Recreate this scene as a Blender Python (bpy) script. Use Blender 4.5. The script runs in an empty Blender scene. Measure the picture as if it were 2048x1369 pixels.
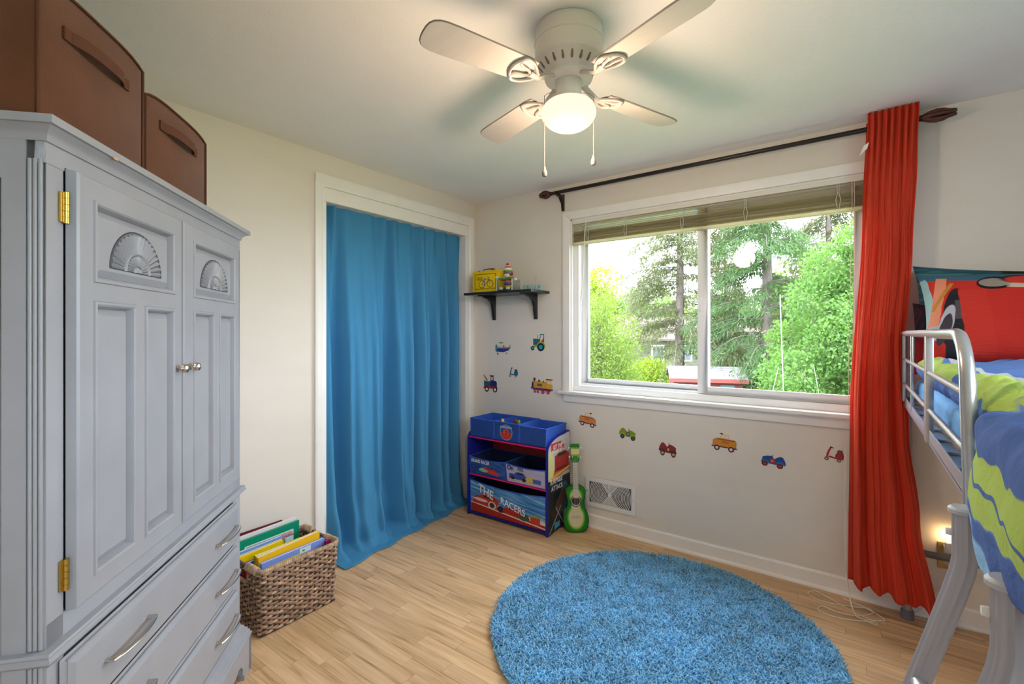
import bpy, bmesh, math, random
from math import sin, cos, pi, radians, sqrt, atan2, hypot
from mathutils import Vector, Matrix
random.seed(7)
S = bpy.context.scene
COL = S.collection
# ------------------------------------------------------------------ camera, sky, sun, exposure
YAW = radians(36.2)
CAM = Vector((2.581, -3.010, 1.365))
FW = Vector((-sin(YAW), cos(YAW), 0)); RT = Vector((cos(YAW), sin(YAW), 0))
cd = bpy.data.cameras.new('camera'); cam = bpy.data.objects.new('camera', cd); COL.objects.link(cam)
cam.location = CAM; cam.rotation_euler = (pi/2, 0, YAW)
cd.sensor_fit = 'HORIZONTAL'; cd.sensor_width = 36; cd.lens = 944/2048*36
cd.shift_y = -(684.5-666)/2048; cd.clip_start = .02; cd.clip_end = 300
S.camera = cam
w = bpy.data.worlds.new('sky'); S.world = w; w.use_nodes = True
w.node_tree.nodes['Background'].inputs[0].default_value = (.84, .92, 1, 1)
w.node_tree.nodes['Background'].inputs[1].default_value = 5.0
sd = bpy.data.lights.new('sun', 'SUN'); sun = bpy.data.objects.new('sun', sd); COL.objects.link(sun)
sd.energy = 2.2; sd.angle = radians(3); sd.color = (1, .95, .85)
sun.rotation_euler = (radians(48), 0, radians(-12))
pd = bpy.data.lights.new('window_portal', 'AREA'); po = bpy.data.objects.new('window_portal', pd); COL.objects.link(po)
pd.shape = 'RECTANGLE'; pd.size = 1.78; pd.size_y = 1.25; pd.cycles.is_portal = True
po.location = (1.785, .15, 1.56); po.rotation_euler = (-pi/2, 0, 0)
pd2 = pd.copy(); po2 = bpy.data.objects.new('fill_window_portal', pd2); COL.objects.link(po2); pd2.size = 1.55; pd2.size_y = 1.3
po2.location = (3.93, -2.275, 1.62); po2.rotation_euler = (-pi/2, 0, -pi/2)  # portal for the added fill window, out of view
S.view_settings.view_transform = 'Standard'; S.view_settings.look = 'None'
S.view_settings.gamma = 1; S.view_settings.use_curve_mapping = False
S.view_settings.exposure = 1.5
cy = S.cycles
cy.max_bounces = 9; cy.diffuse_bounces = 5; cy.glossy_bounces = 3; cy.transmission_bounces = 4; cy.transparent_max_bounces = 12; cy.use_adaptive_sampling = True; cy.adaptive_threshold = .06
cy.sample_clamp_indirect = 6; cy.caustics_reflective = False; cy.caustics_refractive = False
# ------------------------------------------------------------------ materials
MATS = {}
def newmat(name):
    m = bpy.data.materials.new(name); m.use_nodes = True
    return m, m.node_tree, m.node_tree.nodes['Principled BSDF']
def lin(c):
    return tuple(((x/255+.055)/1.055)**2.4 if x > 10 else x/255/12.92 for x in c)
def mat(name, c, rough=.5, metal=0, var=0., vs=20., bump=0., bs=80., scale=(1, 1, 1), spec=.5, emit=None, es=0, sheen=0., srgb=False, rnd=0.):
    if name in MATS: return MATS[name]
    if srgb: c = lin(c)
    m, nt, b = newmat(name)
    b.inputs['Base Color'].default_value = (*c, 1); b.inputs['Roughness'].default_value = rough
    b.inputs['Metallic'].default_value = metal; b.inputs['Specular IOR Level'].default_value = spec
    if sheen: b.inputs['Sheen Weight'].default_value = sheen
    if emit: b.inputs['Emission Color'].default_value = (*emit, 1); b.inputs['Emission Strength'].default_value = es
    if var or bump or rnd:
        tc = nt.nodes.new('ShaderNodeTexCoord'); mp = nt.nodes.new('ShaderNodeMapping')
        mp.inputs['Scale'].default_value = scale; nt.links.new(tc.outputs['Object'], mp.inputs[0])
        if var or rnd:
            mx = nt.nodes.new('ShaderNodeHueSaturation'); mx.inputs['Color'].default_value = (*c, 1)
            n = nt.nodes.new('ShaderNodeTexNoise'); n.inputs['Scale'].default_value = vs; n.inputs['Detail'].default_value = 6
            nt.links.new(mp.outputs[0], n.inputs[0])
            mr = nt.nodes.new('ShaderNodeMapRange'); mr.inputs[1].default_value = .3; mr.inputs[2].default_value = .7
            mr.inputs[3].default_value = 1-var; mr.inputs[4].default_value = 1+var; nt.links.new(n.outputs[0], mr.inputs[0])
            if rnd:
                oi = nt.nodes.new('ShaderNodeObjectInfo'); m2 = nt.nodes.new('ShaderNodeMapRange')
                m2.inputs[3].default_value = 1-rnd; m2.inputs[4].default_value = 1+rnd; nt.links.new(oi.outputs['Random'], m2.inputs[0])
                mu = nt.nodes.new('ShaderNodeMath'); mu.operation = 'MULTIPLY'
                nt.links.new(mr.outputs[0], mu.inputs[0]); nt.links.new(m2.outputs[0], mu.inputs[1]); nt.links.new(mu.outputs[0], mx.inputs['Value'])
            else: nt.links.new(mr.outputs[0], mx.inputs['Value'])
            nt.links.new(mx.outputs[0], b.inputs['Base Color'])
        if bump:
            n2 = nt.nodes.new('ShaderNodeTexNoise'); n2.inputs['Scale'].default_value = bs; n2.inputs['Detail'].default_value = 4
            nt.links.new(mp.outputs[0], n2.inputs[0]); bp = nt.nodes.new('ShaderNodeBump'); bp.inputs['Strength'].default_value = bump
            bp.inputs['Distance'].default_value = .004; nt.links.new(n2.outputs[0], bp.inputs['Height']); nt.links.new(bp.outputs[0], b.inputs['Normal'])
    MATS[name] = m; return m
def cloth(name, c, trans=.25, rough=.9, bump=.3, bs=300, scale=(1, 1, 1), var=.06, srgb=True):
    """woven cloth that lets some light through"""
    if name in MATS: return MATS[name]
    m = mat(name, c, rough, var=var, vs=6, bump=bump, bs=bs, scale=scale, spec=.15, srgb=srgb)
    nt = m.node_tree; b = nt.nodes['Principled BSDF']; out = nt.nodes['Material Output']
    tr = nt.nodes.new('ShaderNodeBsdfTranslucent'); tr.inputs[0].default_value = (*(lin(c) if srgb else c), 1)
    mx = nt.nodes.new('ShaderNodeMixShader'); mx.inputs[0].default_value = trans
    nt.links.new(b.outputs[0], mx.inputs[1]); nt.links.new(tr.outputs[0], mx.inputs[2]); nt.links.new(mx.outputs[0], out.inputs[0])
    return m
def glass(name, tint=(1, 1, 1), refl=.9):
    if name in MATS: return MATS[name]
    m, nt, b = newmat(name); nt.nodes.remove(b); out = nt.nodes['Material Output']
    t = nt.nodes.new('ShaderNodeBsdfTransparent'); t.inputs[0].default_value = (*tint, 1)
    g = nt.nodes.new('ShaderNodeBsdfGlossy'); g.inputs['Roughness'].default_value = .02
    fr = nt.nodes.new('ShaderNodeLayerWeight'); fr.inputs[0].default_value = .5; pw = nt.nodes.new('ShaderNodeMath'); pw.operation = 'POWER'; pw.inputs[1].default_value = 4; nt.links.new(fr.outputs['Facing'], pw.inputs[0])
    mu = nt.nodes.new('ShaderNodeMath'); mu.operation = 'MULTIPLY_ADD'; mu.inputs[1].default_value = refl*.9; mu.inputs[2].default_value = .02*refl; nt.links.new(pw.outputs[0], mu.inputs[0])
    mx = nt.nodes.new('ShaderNodeMixShader'); nt.links.new(mu.outputs[0], mx.inputs[0])
    nt.links.new(t.outputs[0], mx.inputs[1]); nt.links.new(g.outputs[0], mx.inputs[2]); nt.links.new(mx.outputs[0], out.inputs[0])
    MATS[name] = m; return m
def printmat(name, base, shapes, coord='uv', rough=.55, noise=0., bump=0.):
    """flat print: stacked ellipses 'e', boxes 'b' and soft streaks 's' over a base colour, in 0..1 print coordinates"""
    m, nt, b = newmat(name); b.inputs['Roughness'].default_value = rough; b.inputs['Specular IOR Level'].default_value = .3
    N = nt.nodes.new; L = nt.links.new
    tc = N('ShaderNodeTexCoord'); sx = N('ShaderNodeSeparateXYZ'); cb = N('ShaderNodeCombineXYZ')
    if coord == 'uv': L(tc.outputs['UV'], sx.inputs[0]); L(sx.outputs[0], cb.inputs[0]); L(sx.outputs[1], cb.inputs[1])
    else:
        L(tc.outputs['Generated'], sx.inputs[0]); ix = 'xyz'.index(coord[0]); iy = 'xyz'.index(coord[1])
        L(sx.outputs[ix], cb.inputs[0]); L(sx.outputs[iy], cb.inputs[1])
    src = cb.outputs[0]
    if noise:
        nz = N('ShaderNodeTexNoise'); nz.inputs['Scale'].default_value = 5; L(src, nz.inputs[0])
        sb = N('ShaderNodeVectorMath'); sb.operation = 'SUBTRACT'; sb.inputs[1].default_value = (.5, .5, .5); L(nz.outputs['Color'], sb.inputs[0])
        sc = N('ShaderNodeVectorMath'); sc.operation = 'SCALE'; sc.inputs['Scale'].default_value = noise; L(sb.outputs[0], sc.inputs[0])
        ad = N('ShaderNodeVectorMath'); L(src, ad.inputs[0]); L(sc.outputs[0], ad.inputs[1]); src = ad.outputs[0]
    cur = None
    for sh in shapes:
        k, cx, cy_, rx, ry, rot, col = sh
        mp = N('ShaderNodeMapping'); mp.vector_type = 'TEXTURE'
        mp.inputs['Location'].default_value = (cx, cy_, 0); mp.inputs['Rotation'].default_value = (0, 0, radians(rot)); mp.inputs['Scale'].default_value = (rx, ry, 1)
        L(src, mp.inputs[0])
        if k == 's':
            mp2 = N('ShaderNodeMapping'); mp2.inputs['Scale'].default_value = (1.2, 9, 1); L(mp.outputs[0], mp2.inputs[0])
            nz = N('ShaderNodeTexNoise'); nz.inputs['Scale'].default_value = 1; nz.inputs['Detail'].default_value = 3; L(mp2.outputs[0], nz.inputs[0])
            mr = N('ShaderNodeMapRange'); mr.inputs[1].default_value = .48; mr.inputs[2].default_value = .62; L(nz.outputs[0], mr.inputs[0]); fac = mr.outputs[0]
        else:
            if k == 'e':
                ln = N('ShaderNodeVectorMath'); ln.operation = 'LENGTH'; L(mp.outputs[0], ln.inputs[0]); v = ln.outputs['Value']
            else:
                ab = N('ShaderNodeVectorMath'); ab.operation = 'ABSOLUTE'; L(mp.outputs[0], ab.inputs[0]); s2 = N('ShaderNodeSeparateXYZ'); L(ab.outputs[0], s2.inputs[0])
                mxm = N('ShaderNodeMath'); mxm.operation = 'MAXIMUM'; L(s2.outputs[0], mxm.inputs[0]); L(s2.outputs[1], mxm.inputs[1]); v = mxm.outputs[0]
            mr = N('ShaderNodeMapRange'); mr.inputs[1].default_value = .97; mr.inputs[2].default_value = 1.03; mr.inputs[3].default_value = 1; mr.inputs[4].default_value = 0
            L(v, mr.inputs[0]); fac = mr.outputs[0]
        mx = N('ShaderNodeMix'); mx.data_type = 'RGBA'; L(fac, mx.inputs[0])
        if cur is None: mx.inputs[6].default_value = (*lin(base), 1)
        else: L(cur, mx.inputs[6])
        mx.inputs[7].default_value = (*lin(col), 1); cur = mx.outputs[2]
    if cur is None: b.inputs['Base Color'].default_value = (*lin(base), 1)
    else: L(cur, b.inputs['Base Color'])
    if bump:
        n2 = N('ShaderNodeTexNoise'); n2.inputs['Scale'].default_value = 14; n2.inputs['Detail'].default_value = 3
        mp3 = N('ShaderNodeMapping'); mp3.inputs['Scale'].default_value = (1, 3, 1); L(src, mp3.inputs[0]); L(mp3.outputs[0], n2.inputs[0])
        bp = N('ShaderNodeBump'); bp.inputs['Strength'].default_value = bump; bp.inputs['Distance'].default_value = .02; L(n2.outputs[0], bp.inputs['Height']); L(bp.outputs[0], b.inputs['Normal'])
    return m
def flat(r, g, b_, rough=.55):
    return mat('paint_%d_%d_%d' % (r, g, b_), (r, g, b_), rough, srgb=True, spec=.3)
# ------------------------------------------------------------------ mesh builder
def vadd(a, b): return (a[0]+b[0], a[1]+b[1], a[2]+b[2])
class Frame:
    """a flat face: origin, right, up, outward"""
    def __init__(s, o, u, v):
        s.o = Vector(o); s.u = Vector(u).normalized(); s.v = Vector(v).normalized(); s.n = s.u.cross(s.v)
    def p(s, a, b, c=0): return tuple(s.o+s.u*a+s.v*b+s.n*c)
class MB:
    def __init__(s): s.v = []; s.f = []; s.uv = None
    def box(s, x0, x1, y0, y1, z0, z1):
        i = len(s.v)
        s.v += [(x0, y0, z0), (x1, y0, z0), (x1, y1, z0), (x0, y1, z0), (x0, y0, z1), (x1, y0, z1), (x1, y1, z1), (x0, y1, z1)]
        s.f += [tuple(i+k for k in q) for q in ((0, 3, 2, 1), (4, 5, 6, 7), (0, 1, 5, 4), (1, 2, 6, 5), (2, 3, 7, 6), (3, 0, 4, 7))]; return s
    def prism(s, pts, ax, c0, c1):
        def P(a, b, c): return {'x': (c, a, b), 'y': (a, c, b), 'z': (a, b, c)}[ax]
        i = len(s.v); n = len(pts)
        s.v += [P(a, b, c0) for a, b in pts]+[P(a, b, c1) for a, b in pts]
        s.f += [tuple(range(i+n-1, i-1, -1)), tuple(range(i+n, i+2*n))]
        for k in range(n): s.f.append((i+k, i+(k+1) % n, i+n+(k+1) % n, i+n+k))
        return s
    def plate(s, fr, pts, off=0., th=.001):
        i = len(s.v); n = len(pts)
        s.v += [fr.p(a, b, off) for a, b in pts]+[fr.p(a, b, off+th) for a, b in pts]
        s.f += [tuple(range(i+n-1, i-1, -1)), tuple(range(i+n, i+2*n))]
        for k in range(n): s.f.append((i+k, i+(k+1) % n, i+n+(k+1) % n, i+n+k))
        return s
    def tube(s, path, r, n=8, closed=False, rx=1., up=None):
        P = [Vector(p) for p in path]; m = len(P); i0 = len(s.v)
        T = []
        for k in range(m):
            a = P[(k-1) % m] if (closed or k > 0) else P[k]; b = P[(k+1) % m] if (closed or k < m-1) else P[k]
            t = (b-a); T.append(t.normalized() if t.length > 1e-9 else Vector((0, 0, 1)))
        ref = Vector(up) if up else (Vector((0, 0, 1)) if abs(T[0].z) < .9 else Vector((1, 0, 0)))
        for k in range(m):
            if not up or k == 0: pass
            ref2 = (ref-T[k]*ref.dot(T[k])).normalized(); ref = Vector(up) if up else ref2; bb = T[k].cross(ref2)
            rr = r(k/(m-1 if m > 1 else 1)) if callable(r) else r
            for j in range(n):
                a = 2*pi*j/n; s.v.append(tuple(P[k]+ref2*(rr*cos(a))+bb*(rr*rx*sin(a))))
        for k in range(m if closed else m-1):
            a = i0+k*n; b = i0+((k+1) % m)*n
            for j in range(n): s.f.append((a+j, a+(j+1) % n, b+(j+1) % n, b+j))
        if not closed:
            s.f.append(tuple(range(i0+n-1, i0-1, -1))); s.f.append(tuple(range(i0+(m-1)*n, i0+m*n)))
        return s
    def lathe(s, prof, n=24, o=(0, 0, 0), ax='z', a0=0., a1=2*pi):
        full = abs(a1-a0-2*pi) < 1e-6; i0 = len(s.v); m = len(prof); steps = n if full else n+1
        for k in range(steps):
            a = a0+(a1-a0)*k/n
            for r, h in prof:
                c, d = r*cos(a), r*sin(a)
                q = {'z': (c, d, h), 'y': (c, h, d), 'x': (h, c, d)}[ax]; s.v.append(vadd(q, o))
        for k in range(n):
            a = i0+k*m; b = i0+((k+1) % steps)*m
            for j in range(m-1): s.f.append((a+j, b+j, b+j+1, a+j+1))
        return s
    def grid(s, fn, nu, nv, uv=True):
        i0 = len(s.v)
        if uv and s.uv is None: s.uv = {}
        for a in range(nu+1):
            for b in range(nv+1):
                s.v.append(tuple(fn(a/nu, b/nv)))
                if uv: s.uv[len(s.v)-1] = (a/nu, b/nv)
        w_ = nv+1
        for a in range(nu):
            for b in range(nv):
                k = i0+a*w_+b; s.f.append((k, k+w_, k+w_+1, k+1))
        return s
    def sphere(s, c, r, n=16, m=10):
        rx, ry, rz = r if isinstance(r, tuple) else (r, r, r); i0 = len(s.v)
        for k in range(m+1):
            t = pi*k/m
            for j in range(n):
                a = 2*pi*j/n; s.v.append((c[0]+rx*sin(t)*cos(a), c[1]+ry*sin(t)*sin(a), c[2]-rz*cos(t)))
        for k in range(m):
            for j in range(n): s.f.append((i0+k*n+j, i0+k*n+(j+1) % n, i0+(k+1)*n+(j+1) % n, i0+(k+1)*n+j))
        return s
    def xf(s, M, i0=0):
        s.v[i0:] = [tuple(M @ Vector(p)) for p in s.v[i0:]]; return s
    def build(s, name, m, parent=None, smooth=None, bev=0., world=False, solid=0., fix=True):
        me = bpy.data.meshes.new(name)
        off = Vector((0, 0, 0))
        if world and parent:
            r = parent
            while r.parent: r = r.parent
            off = r.location
        me.from_pydata([(p[0]-off[0], p[1]-off[1], p[2]-off[2]) for p in s.v], [], s.f)
        if fix or bev:
            bm = bmesh.new(); bm.from_mesh(me)
            if s.uv is None: bmesh.ops.remove_doubles(bm, verts=bm.verts, dist=1e-6)
            if fix and s.uv is None: bmesh.ops.recalc_face_normals(bm, faces=bm.faces)
            if bev: bmesh.ops.bevel(bm, geom=[e for e in bm.edges if len(e.link_faces) == 2 and e.calc_face_angle(0) > .6], offset=bev, segments=2, profile=.6, affect='EDGES', clamp_overlap=True)
            bm.to_mesh(me); bm.free()
        if s.uv:
            ul = me.uv_layers.new(name='UVMap')
            for lp in me.loops: ul.data[lp.index].uv = s.uv.get(lp.vertex_index, (0, 0))
        o = bpy.data.objects.new(name, me); COL.objects.link(o)
        if m: me.materials.append(m)
        if smooth is not None and len(me.polygons):
            me.polygons.foreach_set('use_smooth', [True]*len(me.polygons)); me.set_sharp_from_angle(angle=radians(smooth))
        if parent: o.parent = parent
        if solid:
            md = o.modifiers.new('thickness', 'SOLIDIFY'); md.thickness = solid; md.offset = 0
        return o
def tag(o, label=None, cat=None, group=None, kind=None):
    if label: o['label'] = label
    if cat: o['category'] = cat
    if group: o['group'] = group
    if kind: o['kind'] = kind
    return o
def thing(name, label, cat, loc=(0, 0, 0), rotz=0, group=None):
    o = bpy.data.objects.new(name, None); COL.objects.link(o); o.location = loc; o.rotation_euler = (0, 0, rotz)
    o.empty_display_size = .05
    return tag(o, label, cat, group)
def struct(name, loc=(0, 0, 0)):
    o = bpy.data.objects.new(name, None); COL.objects.link(o); o.location = loc; o['kind'] = 'structure'; return o
def box(name, m, parent, *a, bev=0., world=True, **k):
    return MB().box(*a).build(name, m, parent, bev=bev, world=world, smooth=40 if bev else None, **k)
def text(name, body, fr, a, b, size, m, parent, off=.001, th=.0006, shear=0., sx=1., rot=0., align='LEFT', bold=0.):
    cu = bpy.data.curves.new('t', 'FONT'); cu.body = body; cu.size = size; cu.extrude = th/2; cu.shear = shear; cu.align_x = align; cu.offset = bold; cu.resolution_u = 3
    ob = bpy.data.objects.new('t', cu); COL.objects.link(ob); bpy.context.view_layer.update()
    me = bpy.data.meshes.new_from_object(ob.evaluated_get(bpy.context.evaluated_depsgraph_get()))
    bpy.data.objects.remove(ob); bpy.data.curves.remove(cu)
    r = parent; L = Vector((0, 0, 0))
    while r is not None and r.parent: r = r.parent
    if r is not None and r.rotation_euler.z == 0: L = r.location
    cr, sr = cos(radians(rot)), sin(radians(rot))
    for v in me.vertices:
        x, y = v.co.x*sx, v.co.y
        v.co = Vector(fr.p(a+x*cr-y*sr, b+x*sr+y*cr, off+v.co.z))-L
    o = bpy.data.objects.new(name, me); COL.objects.link(o); me.materials.clear(); me.materials.append(m); o.parent = parent
    return o
def circ(cx, cy_, rx, ry=None, n=20, a0=0, a1=360):
    ry = rx if ry is None else ry; full = abs(a1-a0) == 360
    return [(cx+rx*cos(radians(a0+(a1-a0)*k/(n if full else n-1))), cy_+ry*sin(radians(a0+(a1-a0)*k/(n if full else n-1)))) for k in range(n)]
def rrect(x0, x1, y0, y1, r, n=5):
    o = []
    for cx, cy_, a in ((x1-r, y1-r, 0), (x0+r, y1-r, 90), (x0+r, y0+r, 180), (x1-r, y0+r, 270)):
        o += [(cx+r*cos(radians(a+90*k/n)), cy_+r*sin(radians(a+90*k/n))) for k in range(n+1)]
    return o
def bez(pts, n=10):
    """smooth curve through points (Catmull-Rom)"""
    P = [Vector(p) for p in pts]; P = [P[0]*2-P[1]]+P+[P[-1]*2-P[-2]]; o = []
    for k in range(1, len(P)-2):
        for t in range(n):
            t /= n; a, b, c, d = P[k-1:k+3]
            o.append(.5*((2*b)+(c-a)*t+(2*a-5*b+4*c-d)*t*t+(3*b-a-3*c+d)*t**3))
    o.append(P[-2]); return [tuple(p) for p in o]
def interp(x, tab):
    for (a, va), (b, vb) in zip(tab, tab[1:]):
        if x <= b or (b, vb) == tab[-1]:
            t = max(0, min(1, (x-a)/(b-a))); t = t*t*(3-2*t); return va+(vb-va)*t
# ------------------------------------------------------------------ the room
RX, RY, H = 3.85, -3.3, 2.44
M_wall = mat('wall_paper', (.76, .712, .652), .85, var=.02, vs=3, bump=.15, bs=220, scale=(1, 1, 3))
M_ceil = mat('ceiling_paint', (.86, .845, .82), .9, var=.015, vs=4, bump=.25, bs=160)
M_trim = mat('white_trim_paint', (.86, .845, .83), .4, var=.02, vs=8)
M_vinyl = mat('white_vinyl', (.90, .91, .93), .35)
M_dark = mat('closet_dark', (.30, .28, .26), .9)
# floor: boards one by one where the photograph shows them
def plank_mat():
    m, nt, b = newmat('oak_plank'); N = nt.nodes.new; L = nt.links.new
    tc = N('ShaderNodeTexCoord'); oi = N('ShaderNodeObjectInfo'); mu = N('ShaderNodeVectorMath'); mu.operation = 'SCALE'; mu.inputs[0].default_value = (17, 9, 5)
    L(oi.outputs['Random'], mu.inputs['Scale']); ad = N('ShaderNodeVectorMath'); L(tc.outputs['Object'], ad.inputs[0]); L(mu.outputs[0], ad.inputs[1])
    mp = N('ShaderNodeMapping'); mp.inputs['Scale'].default_value = (1.1, 16, 1); L(ad.outputs[0], mp.inputs[0])
    n1 = N('ShaderNodeTexNoise'); n1.inputs['Scale'].default_value = 1.6; n1.inputs['Detail'].default_value = 5; n1.inputs['Distortion'].default_value = 1.1; L(mp.outputs[0], n1.inputs[0])
    mp2 = N('ShaderNodeMapping'); mp2.inputs['Scale'].default_value = (3, 90, 1); L(ad.outputs[0], mp2.inputs[0])
    n2 = N('ShaderNodeTexNoise'); n2.inputs['Scale'].default_value = 2; n2.inputs['Detail'].default_value = 4; L(mp2.outputs[0], n2.inputs[0])
    mm = N('ShaderNodeMath'); mm.operation = 'MULTIPLY_ADD'; mm.inputs[1].default_value = .35; L(n2.outputs[0], mm.inputs[0]); L(n1.outputs[0], mm.inputs[2])
    cr = N('ShaderNodeValToRGB'); e = cr.color_ramp.elements
    e[0].position = .42; e[0].color = (.33, .18, .078, 1); e[1].position = .88; e[1].color = (.77, .535, .325, 1)
    x = e.new(.60); x.color = (.61, .39, .208, 1); L(mm.outputs[0], cr.inputs[0])
    hs = N('ShaderNodeHueSaturation'); mr = N('ShaderNodeMapRange'); mr.inputs[3].default_value = .90; mr.inputs[4].default_value = 1.09
    L(oi.outputs['Random'], mr.inputs[0]); L(mr.outputs[0], hs.inputs['Value']); L(cr.outputs[0], hs.inputs['Color']); L(hs.outputs[0], b.inputs['Base Color'])
    b.inputs['Roughness'].default_value = .34; b.inputs['Specular IOR Level'].default_value = .4
    return m
M_plank = plank_mat()
floor = MB().box(-.6, RX, RY, 0, -.03, -.004).build('floor', mat('floor_joint', (.16, .09, .045), .6)); floor['kind'] = 'structure'
rest = MB(); PW = .066; y = 0.
row = 0
while y > RY+.001:
    y1 = max(y-PW, RY); x = -random.uniform(0, .45)
    while x < RX:
        x2 = x+random.choice((.36, .42, .5, .6, .72)); a, b = max(x, 0), min(x2, RX)
        if b-a > .02:
            g = .0005
            seen = y > -2.25 and a < 3.3 and not (b < .5 and y < -1.6) and y-PW*.5 < -0.0
            if seen:
                pl = MB().box(-(b-a)/2+g, (b-a)/2-g, -(y-y1)/2+g, (y-y1)/2-g, -.004, 0).build('plank', M_plank, floor); pl.location = ((a+b)/2, (y+y1)/2, 0)
            else: rest.box(a+g, b-g, y1+g, y-g, -.004, 0)
        x = x2
    y = y1; row += 1
tag(rest.build('plank_field', M_plank, floor), kind='stuff')
cl = MB().box(-.6, 0, -1.6, 0, -.004, 0).build('closet_planks', M_plank, floor); tag(cl, kind='stuff')
c = MB().box(-.02, RX+.02, RY-.02, .16, H, H+.1).build('ceiling', M_ceil); c['kind'] = 'structure'
# left wall with the closet opening
CY0, CY1, CZ = -1.395, -.105, 2.155
wl = MB().box(-.1, 0, RY, CY0, 0, H).box(-.1, 0, CY1, .0, 0, H).box(-.1, 0, CY0, CY1, CZ, H).build('wall_left', M_wall); wl['kind'] = 'structure'
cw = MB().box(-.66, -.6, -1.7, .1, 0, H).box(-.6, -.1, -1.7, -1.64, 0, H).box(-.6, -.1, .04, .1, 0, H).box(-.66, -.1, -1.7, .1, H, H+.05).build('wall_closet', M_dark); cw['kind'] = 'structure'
# window wall
WX0, WX1, WZ0, WZ1 = .905, 2.665, .93, 2.182
wb = MB().box(-.1, WX0, 0, .16, -.05, H).box(WX1, RX+.1, 0, .16, -.05, H).box(WX0, WX1, 0, .16, -.05, WZ0).box(WX0, WX1, 0, .16, WZ1, H).build('wall_back', M_wall); wb['kind'] = 'structure'
SY0, SY1, SZ0, SZ1 = -3.05, -1.5, 1.0, 2.25   # opening for an added, unseen window that lets in fill daylight
wr = MB().box(RX, RX+.1, RY, SY0, -.05, H).box(RX, RX+.1, SY1, 0, -.05, H).box(RX, RX+.1, SY0, SY1, -.05, SZ0).box(RX, RX+.1, SY0, SY1, SZ1, H).build('wall_right', M_wall); wr['kind'] = 'structure'
# near wall, behind the camera
wf = MB().box(-.1, RX+.1, RY-.1, RY, -.05, H).build('wall_front', M_wall); wf['kind'] = 'structure'
def baseboard(name, p0, p1, inward):
    a, b = Vector(p0), Vector(p1); n = Vector(inward)
    prof = [(0, 0), (.022, 0), (.022, .006), (.019, .014), (.013, .019), (.012, .019), (.012, .080), (.009, .087), (.004, .090), (0, .090)]
    mb = MB(); i = len(prof)
    for q in (a, b): mb.v += [tuple(q+n*u+Vector((0, 0, z))) for u, z in prof]
    mb.f += [tuple(range(i)), tuple(range(2*i-1, i-1, -1))]+[(k, (k+1) % i, i+(k+1) % i, i+k) for k in range(i)]
    o = mb.build(name, M_trim); o['kind'] = 'structure'; return o
baseboard('baseboard_back', (0.02, 0, 0), (RX, 0, 0), (0, -1, 0))
baseboard('baseboard_left', (0, RY, 0), (0, -1.456, 0), (1, 0, 0))
baseboard('baseboard_right', (RX, RY, 0), (RX, -.03, 0), (-1, 0, 0))
# closet casing
t = struct('trim_1', (0, -.75, 0))
def casing_v(nm, y0, y1, z1, fl):
    d = 1 if fl else -1; a, b = (y0, y1)
    MB().prism([(0, a), (.016, a), (.019, a+.012), (.019, b-.02), (.013, b-.012), (.013, b), (0, b)] if not fl else
               [(0, b), (.016, b), (.019, b-.012), (.019, a+.02), (.013, a+.012), (.013, a), (0, a)], 'z', 0, z1).build(nm, M_trim, t, world=True)
casing_v('casing', -1.456, -1.397, 2.241, False); casing_v('casing', -.104, -.040, 2.241, True)
MB().prism([(0, 2.312), (.016, 2.312), (.019, 2.300), (.019, 2.260), (.013, 2.250), (.013, 2.241), (0, 2.241)], 'y', -1.456, -.040).build('casing', M_trim, t, world=True)
box('header_board', M_trim, t, -.018, .004, CY0, CY1, 2.157, 2.238, bev=.002)
box('jamb', M_trim, t, -.1, .0, CY0-.002, CY0+.018, 0, 2.157); box('jamb', M_trim, t, -.1, .0, CY1-.022, CY1+.002, 0, 2.157)
M_wood_dk = mat('walnut', (.05, .022, .012), .35, var=.2, vs=40)
# window
W = struct('window_1', (1.785, 0, .93))
def mitre(nm, pts):   # flat casing boards around the window
    MB().prism(pts, 'y', -.018, 0).build(nm, M_trim, W, world=True, bev=.004, smooth=40)
mitre('casing', [(.847, .944), (.905, .944), (.905, 2.182), (.847, 2.241)])
mitre('casing', [(2.723, .944), (2.665, .944), (2.665, 2.182), (2.723, 2.241)])
mitre('casing', [(.847, 2.241), (2.723, 2.241), (2.665, 2.182), (.905, 2.182)])
box('sill', M_trim, W, .815, 2.755, -.045, .06, .922, .944, bev=.006)
box('apron', M_trim, W, .851, 2.72, -.014, 0, .866, .922, bev=.004)
box('jamb_lining', M_trim, W, .905, .915, 0, .15, .944, 2.182); box('jamb_lining', M_trim, W, 2.655, 2.665, 0, .15, .944, 2.182); box('jamb_lining', M_trim, W, .905, 2.665, 0, .15, 2.172, 2.182)
for a in ((.915, .955, .03, .13, .985, 2.135), (2.615, 2.655, .03, .13, .985, 2.135), (.915, 2.655, .03, .13, .9442, .985), (.915, 2.655, .03, .13, 2.135, 2.172)): box('frame', M_vinyl, W, *a, bev=.003)
box('track', M_vinyl, W, .955, 2.615, .068, .078, .985, 1.000)
M_pane = glass('window_glass', (.97, .985, .98))
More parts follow.
